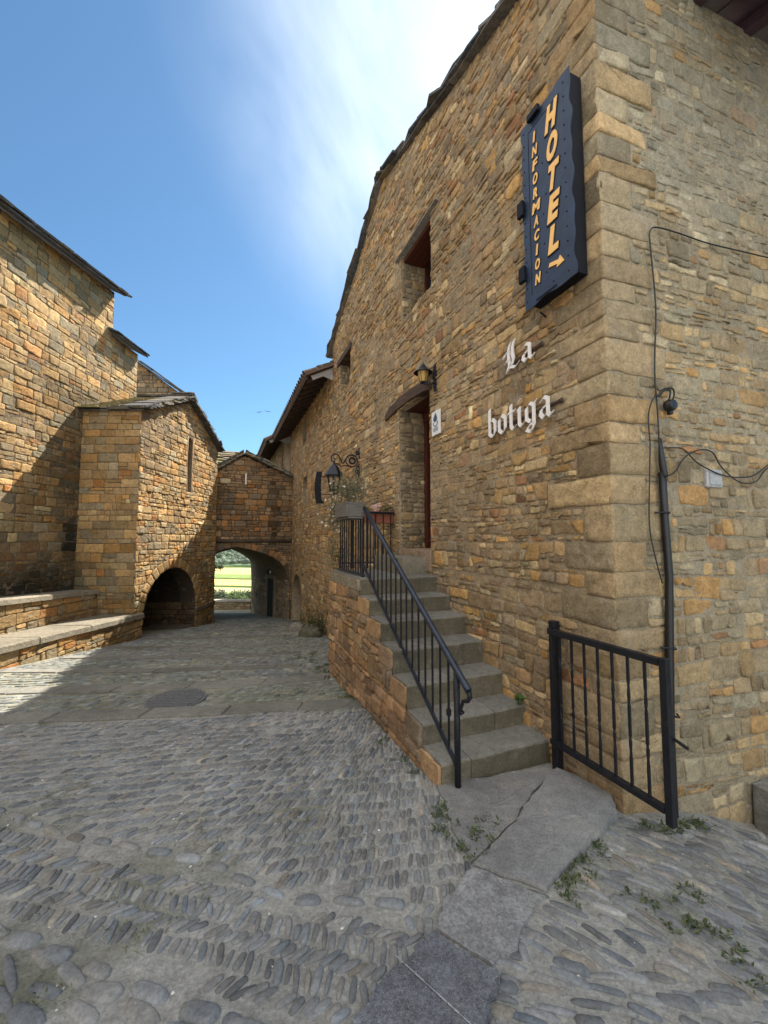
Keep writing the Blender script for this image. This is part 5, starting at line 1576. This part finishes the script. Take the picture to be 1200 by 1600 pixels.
def wall_bush():
    c = HW(8.1, -.35, .24); c.z = gz(c.x, c.y)
    mb = MB()
    for _ in range(38):
        b = c + U * R.uniform(-.45, .5) + NN * R.uniform(-.15, .22); e = b + V((R.gauss(0, .12), R.gauss(0, .12), R.uniform(.25, .68)))
        mb.tube([b, e], .004, 4, (.07, .07, .03))
        for q in range(16): leaf(mb, b.lerp(e, .2 + .05 * q) + V((R.gauss(0, .03), R.gauss(0, .03), 0)), V((R.gauss(0, 1), R.gauss(0, 1), .5)), .075, .03, rcol(GREENS[R.randrange(4)]))
    flowers(mb, [c + V((R.gauss(0, .2), R.gauss(0, .2), R.uniform(.3, .55))) for _ in range(6)], .022, (.7, .68, .6))
    o = rebase(mb.build('bush', M_LEAF), c); tag(o, 'low green bush at the wall foot behind the stair end', 'bush')
    # climbing greenery behind the landing balustrade
    c = HW(6.35, 1.4, .14); mb = MB()
    clump(mb, c, (.22, .25, .42), 420, .05, .022, GREENS, .3); mb.tube([HW(6.4, HG(6.4, .1), .1), HW(6.3, .5, .08), HW(6.35, 1.4, .1)], .010, 5, (.08, .06, .04))
    o = rebase(mb.build('climbing_plant', M_LEAF), HW(6.4, HG(6.4, .1), .1)); tag(o, 'small climbing plant on the wall behind the landing balusters', 'plant')
    # rocks
    for (s, off, r, lab) in ((9.3, .40, (.30, .20, .17), 'rounded pale boulder at the wall foot, the farther of the two from the stairs'), (7.75, .42, (.26, .18, .2), 'dark mossy boulder at the wall foot, the nearer of the two to the stairs')):
        c = HW(s, 0, off); c.z = gz(c.x, c.y) + r[2] * .45
        bm = bmesh.new(); bmesh.ops.create_icosphere(bm, subdivisions=3, radius=1)
        mb = MB(); vs = []
        for v in bm.verts:
            k = 1 + .28 * noise.noise(v.co * 1.3 + V((s, 0, 0))) + .1 * noise.noise(v.co * 4)
            vs.append(c + V((v.co.x * r[0], v.co.y * r[1], v.co.z * r[2])) * k)
        mb.add(vs, [tuple(v.index for v in f.verts) for f in bm.faces], (.26, .235, .19) if s > 8.5 else (.13, .125, .08)); bm.free()
        o = rebase(mb.build('boulder', M_COR, smooth=True), c); tag(o, lab, 'boulder')
    # one little weed on the stair wall
    c = HW(.90, .375, .05); mb = MB()
    clump(mb, c + V((0, 0, .03)), (.035, .035, .035), 60, .035, .02, [(.07, .15, .03), (.10, .19, .04)], .8)
    o = rebase(mb.build('stair_weed', M_LEAF), c); tag(o, 'bright green weed in the corner of the second step and the wall', 'weed')
wall_bush()

def weeds():
    mb = MB()
    lines = [([(.38, 2.62), (.34, 2.45), (.42, 2.28), (.60, 2.42), (.70, 2.54)], 26, .05), ([(.82, 2.04), (.95, 2.10), (1.10, 2.24), (1.2, 2.36)], 22, .035), ([(.33, 2.95), (.1, 3.3), (-.2, 4.1)], 14, .05),
             ([(1.25, 1.95), (1.45, 2.0), (1.62, 2.05)], 15, .06), ([(1.58, 2.52), (1.85, 2.6), (2.05, 2.72)], 26, .03), ([(1.40, 1.80), (1.5, 1.68)], 8, .05), ([(.2, 4.3), (-.45, 4.75)], 36, .09), ([(-1.2, 6.6), (-1.4, 7.4)], 30, .15),
             ([(-.75, 5.6), (-1.0, 6.3)], 30, .12), ([(-.05, 4.52), (-.5, 4.62)], 20, .04)]
    for pts, n, sp in lines:
        P = [V((a, b, 0)) for a, b in pts]
        for _ in range(n):
            i = R.randrange(len(P) - 1); q = P[i].lerp(P[i + 1], R.random()) + V((R.gauss(0, sp), R.gauss(0, sp), 0))
            q.z = gz(q.x, q.y) + .005
            for _ in range(R.randint(9, 18)):
                leaf(mb, q + V((R.gauss(0, .018), R.gauss(0, .018), R.uniform(0, .012))), V((R.gauss(0, 1), R.gauss(0, 1), R.uniform(.1, 1.1))), R.uniform(.012, .036), R.uniform(.006, .013), rcol(GREENS[R.randrange(4)]))
    # moss and grass tufts between the stones
    for _ in range(2600):
        x, y = R.uniform(-5.4, .6), 1.1 + 8.5 * R.random() ** 1.4
        m = noise.noise(V((x * 1.1, y * 1.1, 7))) + .6 * noise.noise(V((x * 4, y * 4, 2)))
        if m < .20 - (.12 if y > 4.2 else 0) or not in_street(x, y) or band_dist(x, y) < 0: continue
        q = V((x, y, gz(x, y) + .006))
        for _ in range(R.randint(4, 8)):
            leaf(mb, q + V((R.gauss(0, .025), R.gauss(0, .025), 0)), V((R.gauss(0, 1), R.gauss(0, 1), R.uniform(.2, .9))), R.uniform(.012, .03), R.uniform(.004, .008), rcol((.13, .14, .06)))
    # weeds in the chapel verge
    for _ in range(60):
        y = R.uniform(11.8, 13.4); z = 4.74 + (13.42 - y) * .48 + R.uniform(.0, .1)
        for _ in range(6): leaf(mb, V((PX + R.uniform(.0, .2), y, z)), V((R.gauss(0, 1), R.gauss(0, 1), R.uniform(-.3, 1.2))), R.uniform(.05, .12), .02, rcol((.11, .12, .05)))
    struct(mb.build('ground_weeds', M_LEAF), 'stuff')
    # small pale pebbles and grit scattered on the paving
    mb = MB()
    for _ in range(420):
        x, y = R.uniform(-3.2, 2.2), 1.1 + 3.5 * R.random() ** 1.5
        if not in_street(x, y): continue
        r = R.uniform(.003, .009); z = gz(x, y) + ground_bumps(x, y) + .004
        c = rcol((.45, .43, .38), .25); vs = [V((x, y, z)) + V((math.cos(k * 1.26) * r * R.uniform(.7, 1.2), math.sin(k * 1.26) * r * R.uniform(.7, 1.2), 0)) for k in range(5)] + [V((x, y, z + r * .8))]
        mb.add(vs, [(k, (k + 1) % 5, 5) for k in range(5)], c)
    struct(mb.build('gravel', M_PEB), 'stuff')
weeds()

# ------------------------------------------------------------------ valley seen through the passage
def vz(y): return interp(y, [22.4, 26, 40, 100, 200, 330, 420, 900, 1000, 1300, 2000, 3500], [-2.4, -4.5, -9, -20, -36, -55, -60, -60, -56, -15, 75, 150])
def valley():
    mb = MB()
    ys = [22.45, 24, 27, 32, 40, 55, 75, 100, 130, 165, 200, 250, 300, 350, 400, 440, 480, 520, 560, 600, 650, 700, 760, 820, 880, 930, 980, 1040, 1100, 1180, 1260, 1350, 1450, 1560, 1680, 1800, 1950, 2100, 2400, 2800, 3500]
    K = 60; vs, fs, cs = [], [], []
    for y in ys:
        for k in range(K + 1):
            x = -y * .36 + (k / K - .5) * 2 * (25 + y * .9)
            n_ = 0 if y < 60 else (noise.noise(V((x * .004, y * .004, 0))) * (6 if y < 900 else 28) * (0 if 420 < y < 900 else 1))
            vs.append((x, y, vz(y) + n_)); cs.append((.1, .12, .05))
    for j in range(len(ys) - 1):
        for k in range(K): fs.append((j * (K + 1) + k, j * (K + 1) + k + 1, (j + 1) * (K + 1) + k + 1, (j + 1) * (K + 1) + k))
    mb.add(vs, fs, cs)
    m, nt, b = newmat('field_and_hill_cover')
    geo = N(nt, 'ShaderNodeTexCoord').outputs['Object']
    sep = N(nt, 'ShaderNodeSeparateXYZ'); nt.links.new(geo, sep.inputs[0])
    ma = N(nt, 'ShaderNodeMath', operation='MULTIPLY_ADD'); nt.links.new(sep.outputs['X'], ma.inputs[0]); ma.inputs[1].default_value = .22; nt.links.new(sep.outputs['Y'], ma.inputs[2])
    nz = noise_node(nt, .006, 3, .5, geo); ad = N(nt, 'ShaderNodeMath', operation='MULTIPLY_ADD'); nt.links.new(nz.outputs['Fac'], ad.inputs[0]); ad.inputs[1].default_value = 40; nt.links.new(ma.outputs[0], ad.inputs[2])
    fac = maprange(nt, ad.outputs[0], 320, 960, 0, 1)
    cr = N(nt, 'ShaderNodeValToRGB'); nt.links.new(fac, cr.inputs[0]); cr.color_ramp.interpolation = 'CONSTANT'
    stops = [(0, (.07, .10, .03)), (.10, (.17, .23, .08)), (.19, (.42, .36, .20)), (.255, (.06, .10, .03)), (.29, (.48, .38, .15)), (.42, (.05, .08, .025)), (.445, (.18, .235, .085)), (.54, (.40, .35, .16)), (.66, (.50, .40, .18)), (.76, (.10, .14, .05)), (.80, (.035, .055, .03))]
    e = cr.color_ramp.elements; e[0].position = 0; e[0].color = (*stops[0][1], 1); e[1].position = stops[1][0]; e[1].color = (*stops[1][1], 1)
    for p, c in stops[2:]:
        q = e.new(p); q.color = (*c, 1)
    n2 = noise_node(nt, .035, 8, .7, geo); v = maprange(nt, n2.outputs['Fac'], .35, .65, .8, 1.15)
    far = N(nt, 'ShaderNodeMath', operation='GREATER_THAN'); nt.links.new(sep.outputs['Y'], far.inputs[0]); far.inputs[1].default_value = 905
    n3 = noise_node(nt, .05, 6, .75, geo); cr2 = N(nt, 'ShaderNodeValToRGB'); nt.links.new(n3.outputs['Fac'], cr2.inputs[0])
    cr2.color_ramp.elements[0].position = .38; cr2.color_ramp.elements[0].color = (.05, .08, .055, 1); cr2.color_ramp.elements[1].position = .62; cr2.color_ramp.elements[1].color = (.15, .20, .10, 1)
    c = mix(nt, 1., cr.outputs[0], v, 'MULTIPLY'); c = mix(nt, far.outputs[0], c, cr2.outputs[0])
    nt.links.new(c, b.inputs['Base Color']); b.inputs['Roughness'].default_value = 1; b.inputs['Specular IOR Level'].default_value = 0
    struct(mb.build('terrain', m, smooth=True))
    # forest cover on the hill: many leaf clumps as one mass
    mb = MB()
    for _ in range(5200):
        y = R.uniform(930, 1900); x = -y * .385 + R.uniform(-.16, .16) * y
        z = vz(y) + noise.noise(V((x * .004, y * .004, 0))) * 28
        r = R.uniform(5, 10); c = rcol((.095, .135, .075), .3)
        p = V((x, y, z + r * .3)); n = 5
        vs = [p + V((math.cos(2 * math.pi * k / n) * r, math.sin(2 * math.pi * k / n) * r, -r * .3)) for k in range(n)] + [p + V((math.cos(2 * math.pi * (k + .5) / n) * r * .6, math.sin(2 * math.pi * (k + .5) / n) * r * .6, r * .6)) for k in range(n)] + [p + V((0, 0, r))]
        mb.add(vs, [(k, (k + 1) % n, n + k) for k in range(n)] + [((k + 1) % n, n + (k + 1) % n, n + k) for k in range(n)] + [(n + k, n + (k + 1) % n, 2 * n) for k in range(n)], c)
    struct(mb.build('hill_forest', M_LEAF), 'stuff')
    # trees beyond the parapet
    k = 0
    spots = []
    for i in range(16):
        y = R.uniform(120, 190); px = 326 + i * 4.6 + R.uniform(-2, 2); spots.append((y, px, R.uniform(7.0, 10.5)))
    spots.sort()
    KINDS = [('bright green', (.115, .16, .05)), ('dark green', (.055, .085, .035)), ('grey green', (.10, .125, .07))]
    for i, (y, px, h) in enumerate(spots):
        x = (px - 600) / 625 * y; z = vz(y); kd, colr = KINDS[R.randrange(3)]
        top = 1.75 - (75 + R.uniform(-3, 9)) / 625 * y; h = max(6., min(22., top - z))
        near = 'nearer' if i < 5 else ('middle' if i < 11 else 'farther')
        t = thing('valley_tree', '%s rounded tree in the %s part of the grove beyond the parapet' % (kd, near), 'tree', (x, y, z), 'trees of the grove beyond the parapet')
        mb = MB(); mb.tube([(x, y, z - .5), (x, y, z + h * .45), (x + .3, y, z + h * .75)], [.28, .2, .08], 6); mb.build('trunk', M_BARK, t)
        mb = MB(); w = R.uniform(2.2, 3.2)
        for c_ in range(9):
            a = R.uniform(0, 6.3); q = R.uniform(.2, .8); cc = V((x + math.cos(a) * w * .6 * (1 - q * .5), y + math.sin(a) * w * .6, z + h * (.42 + .5 * q)))
            clump(mb, cc, (w * .5, w * .5, h * .12), 90, .7, .42, [colr, tuple(v * .8 for v in colr), tuple(v * 1.25 for v in colr)], .4)
        mb.build('crown', M_LEAF, t)
    # two hedge trees among the fields
    for px, y, lab in ((338, 800, 'dark round tree alone at the left edge of the far hay field'), (346, 790, 'dark low tree beside the round one in the far hay field')):
        x = (px - 600) / 625 * y; z = vz(y)
        t = thing('field_tree', lab, 'tree', (x, y, z)); mb = MB(); mb.tube([(x, y, z), (x, y, z + 4)], .5, 5); mb.build('trunk', M_BARK, t)
        mb = MB(); clump(mb, (x, y, z + 6), (6, 6, 4.5), 300, 3, 2, [(.04, .06, .025), (.06, .085, .035)], .3); mb.build('crown', M_LEAF, t)
valley()

def birds():
    for (px, py, d, rl, lab) in ((405, 644, 45, .1, 'small dark swallow gliding in the sky, left of the pair'), (418, 643, 42, -.2, 'small dark swallow in the sky, right of the pair')):
        p_ = math.atan(42 / 625); a = (px - 600) / 625; b = (800 - py) / 625
        v = V((a, math.cos(p_) - b * math.sin(p_), math.sin(p_) + b * math.cos(p_))) * d * 1.6; c = V((v.x, v.y, v.z + 1.75))
        mb = MB(); f = Fr(c, (math.cos(rl), 0, math.sin(rl)), (0, 1, 0), (-math.sin(rl), 0, math.cos(rl)))
        n = 7; vs = []
        for k in range(n):
            q = k / (n - 1); r = .07 * math.sin(math.pi * min(.98, q * .95 + .04))
            for m_ in range(6): vs.append(f(r * math.cos(m_ * 1.047), -.25 + .5 * q, r * .8 * math.sin(m_ * 1.047)))
        mb.add(vs, [(k * 6 + m_, k * 6 + (m_ + 1) % 6, (k + 1) * 6 + (m_ + 1) % 6, (k + 1) * 6 + m_) for k in range(n - 1) for m_ in range(6)] + [tuple(range(6)), tuple(range((n - 1) * 6, n * 6))])
        for s_ in (-1, 1):
            mb.prism(Fr(c, V(f.ex) * s_ + V((0, 0, .12)), f.ey, f.ez), [(.04, .10), (.30, .16), (.66, -.10), (.30, .0), (.04, -.08)], -.008, .008)
            mb.prism(f, [(0, -.22), (.03 * s_, -.24), (.09 * s_, -.44), (.02 * s_, -.3)], -.006, .006)
        o = rebase(mb.build('swallow', M_BIRD, recalc=True), c); tag(o, lab, 'bird', None)
birds()

# ------------------------------------------------------------------ light, sky, camera
FILL_CLOUD = 10.6
SUN = V((.575, 1.0, 1.43)).normalized()
EL = math.asin(SUN.z); AZ = math.atan2(SUN.x, SUN.y)
w = bpy.data.worlds.new('World'); S.world = w; w.use_nodes = True
nt = w.node_tree; bg = nt.nodes['Background']
sky = N(nt, 'ShaderNodeTexSky', sky_type='NISHITA'); sky.sun_disc = False; sky.sun_elevation = EL; sky.sun_rotation = AZ
sky.altitude = 600; sky.air_density = 1.0; sky.dust_density = .7; sky.ozone_density = 1.6
tc = N(nt, 'ShaderNodeTexCoord'); sp = N(nt, 'ShaderNodeSeparateXYZ'); nt.links.new(tc.outputs['Generated'], sp.inputs[0])
mz = N(nt, 'ShaderNodeMath', operation='MAXIMUM'); nt.links.new(sp.outputs['Z'], mz.inputs[0]); mz.inputs[1].default_value = .06
dx = N(nt, 'ShaderNodeMath', operation='DIVIDE'); nt.links.new(sp.outputs['X'], dx.inputs[0]); nt.links.new(mz.outputs[0], dx.inputs[1])
dy = N(nt, 'ShaderNodeMath', operation='DIVIDE'); nt.links.new(sp.outputs['Y'], dy.inputs[0]); nt.links.new(mz.outputs[0], dy.inputs[1])
cb = N(nt, 'ShaderNodeCombineXYZ'); nt.links.new(dx.outputs[0], cb.inputs[0]); nt.links.new(dy.outputs[0], cb.inputs[1])
mp = N(nt, 'ShaderNodeMapping'); mp.inputs['Rotation'].default_value = (0, 0, math.radians(-25)); mp.inputs['Scale'].default_value = (1.9, .8, 1); nt.links.new(cb.outputs[0], mp.inputs[0])
cn = noise_node(nt, 1.2, 9, .52, mp.outputs[0]); cn.inputs['Distortion'].default_value = .5
cf = maprange(nt, cn.outputs['Fac'], .34, .68, .10, 1.0)
# thin cirrus drawn out around one part of the sky
vm = N(nt, 'ShaderNodeVectorMath', operation='DOT_PRODUCT'); nt.links.new(tc.outputs['Generated'], vm.inputs[0]); vm.inputs[1].default_value = tuple(V((.36, 1.0, 1.30)).normalized())
ms0 = maprange(nt, vm.outputs['Value'], .83, 1.0, 0, .95)
pw = N(nt, 'ShaderNodeMath', operation='POWER'); nt.links.new(ms0, pw.inputs[0]); pw.inputs[1].default_value = 1.7; ms = pw.outputs[0]
mu = N(nt, 'ShaderNodeMath', operation='MULTIPLY'); nt.links.new(cf, mu.inputs[0]); nt.links.new(ms, mu.inputs[1])
skt = mix(nt, 1., sky.outputs[0], (.78, 1.07, 1.14), 'MULTIPLY')
skc = mix(nt, mu.outputs[0], skt, (11., 11.6, 12.3))
# added bright cloud bank, unseen behind the viewer and overhead, fills the shade
cm = noise_node(nt, 2.2, 6, .55, tc.outputs['Generated'])
vb = N(nt, 'ShaderNodeVectorMath', operation='DOT_PRODUCT'); nt.links.new(tc.outputs['Generated'], vb.inputs[0]); vb.inputs[1].default_value = tuple(V((-.42, -.78, .44)).normalized())
ma = N(nt, 'ShaderNodeMath', operation='MULTIPLY_ADD'); nt.links.new(cm.outputs['Fac'], ma.inputs[0]); ma.inputs[1].default_value = .5; nt.links.new(vb.outputs['Value'], ma.inputs[2])
mb_ = maprange(nt, ma.outputs[0], .46, .72, 0, 1)
skc = mix(nt, mb_, skc, (FILL_CLOUD, FILL_CLOUD * 1.0, FILL_CLOUD * 1.02))
nt.links.new(skc, bg.inputs['Color']); bg.inputs['Strength'].default_value = .069
sl = bpy.data.lights.new('sun', 'SUN'); sl.energy = 5.0; sl.angle = math.radians(.5); sl.color = (1., .94, .85)
so = bpy.data.objects.new('sun', sl); COL.objects.link(so); so.rotation_euler = SUN.to_track_quat('Z', 'Y').to_euler(); so.location = SUN * 50

cam = bpy.data.cameras.new('camera'); co = bpy.data.objects.new('camera', cam); COL.objects.link(co)
cam.sensor_fit = 'VERTICAL'; cam.sensor_height = 36; cam.lens = 36 * 625 / 1600; cam.clip_end = 9000; cam.clip_start = .05
co.location = (0, 0, 1.75); co.rotation_euler = (math.pi / 2 + math.atan(42 / 625), 0, 0)
S.camera = co
S.view_settings.view_transform = 'Standard'; S.view_settings.look = 'None'; S.view_settings.gamma = 1; S.view_settings.exposure = 1.28
S.cycles.max_bounces = 8; S.cycles.diffuse_bounces = 5
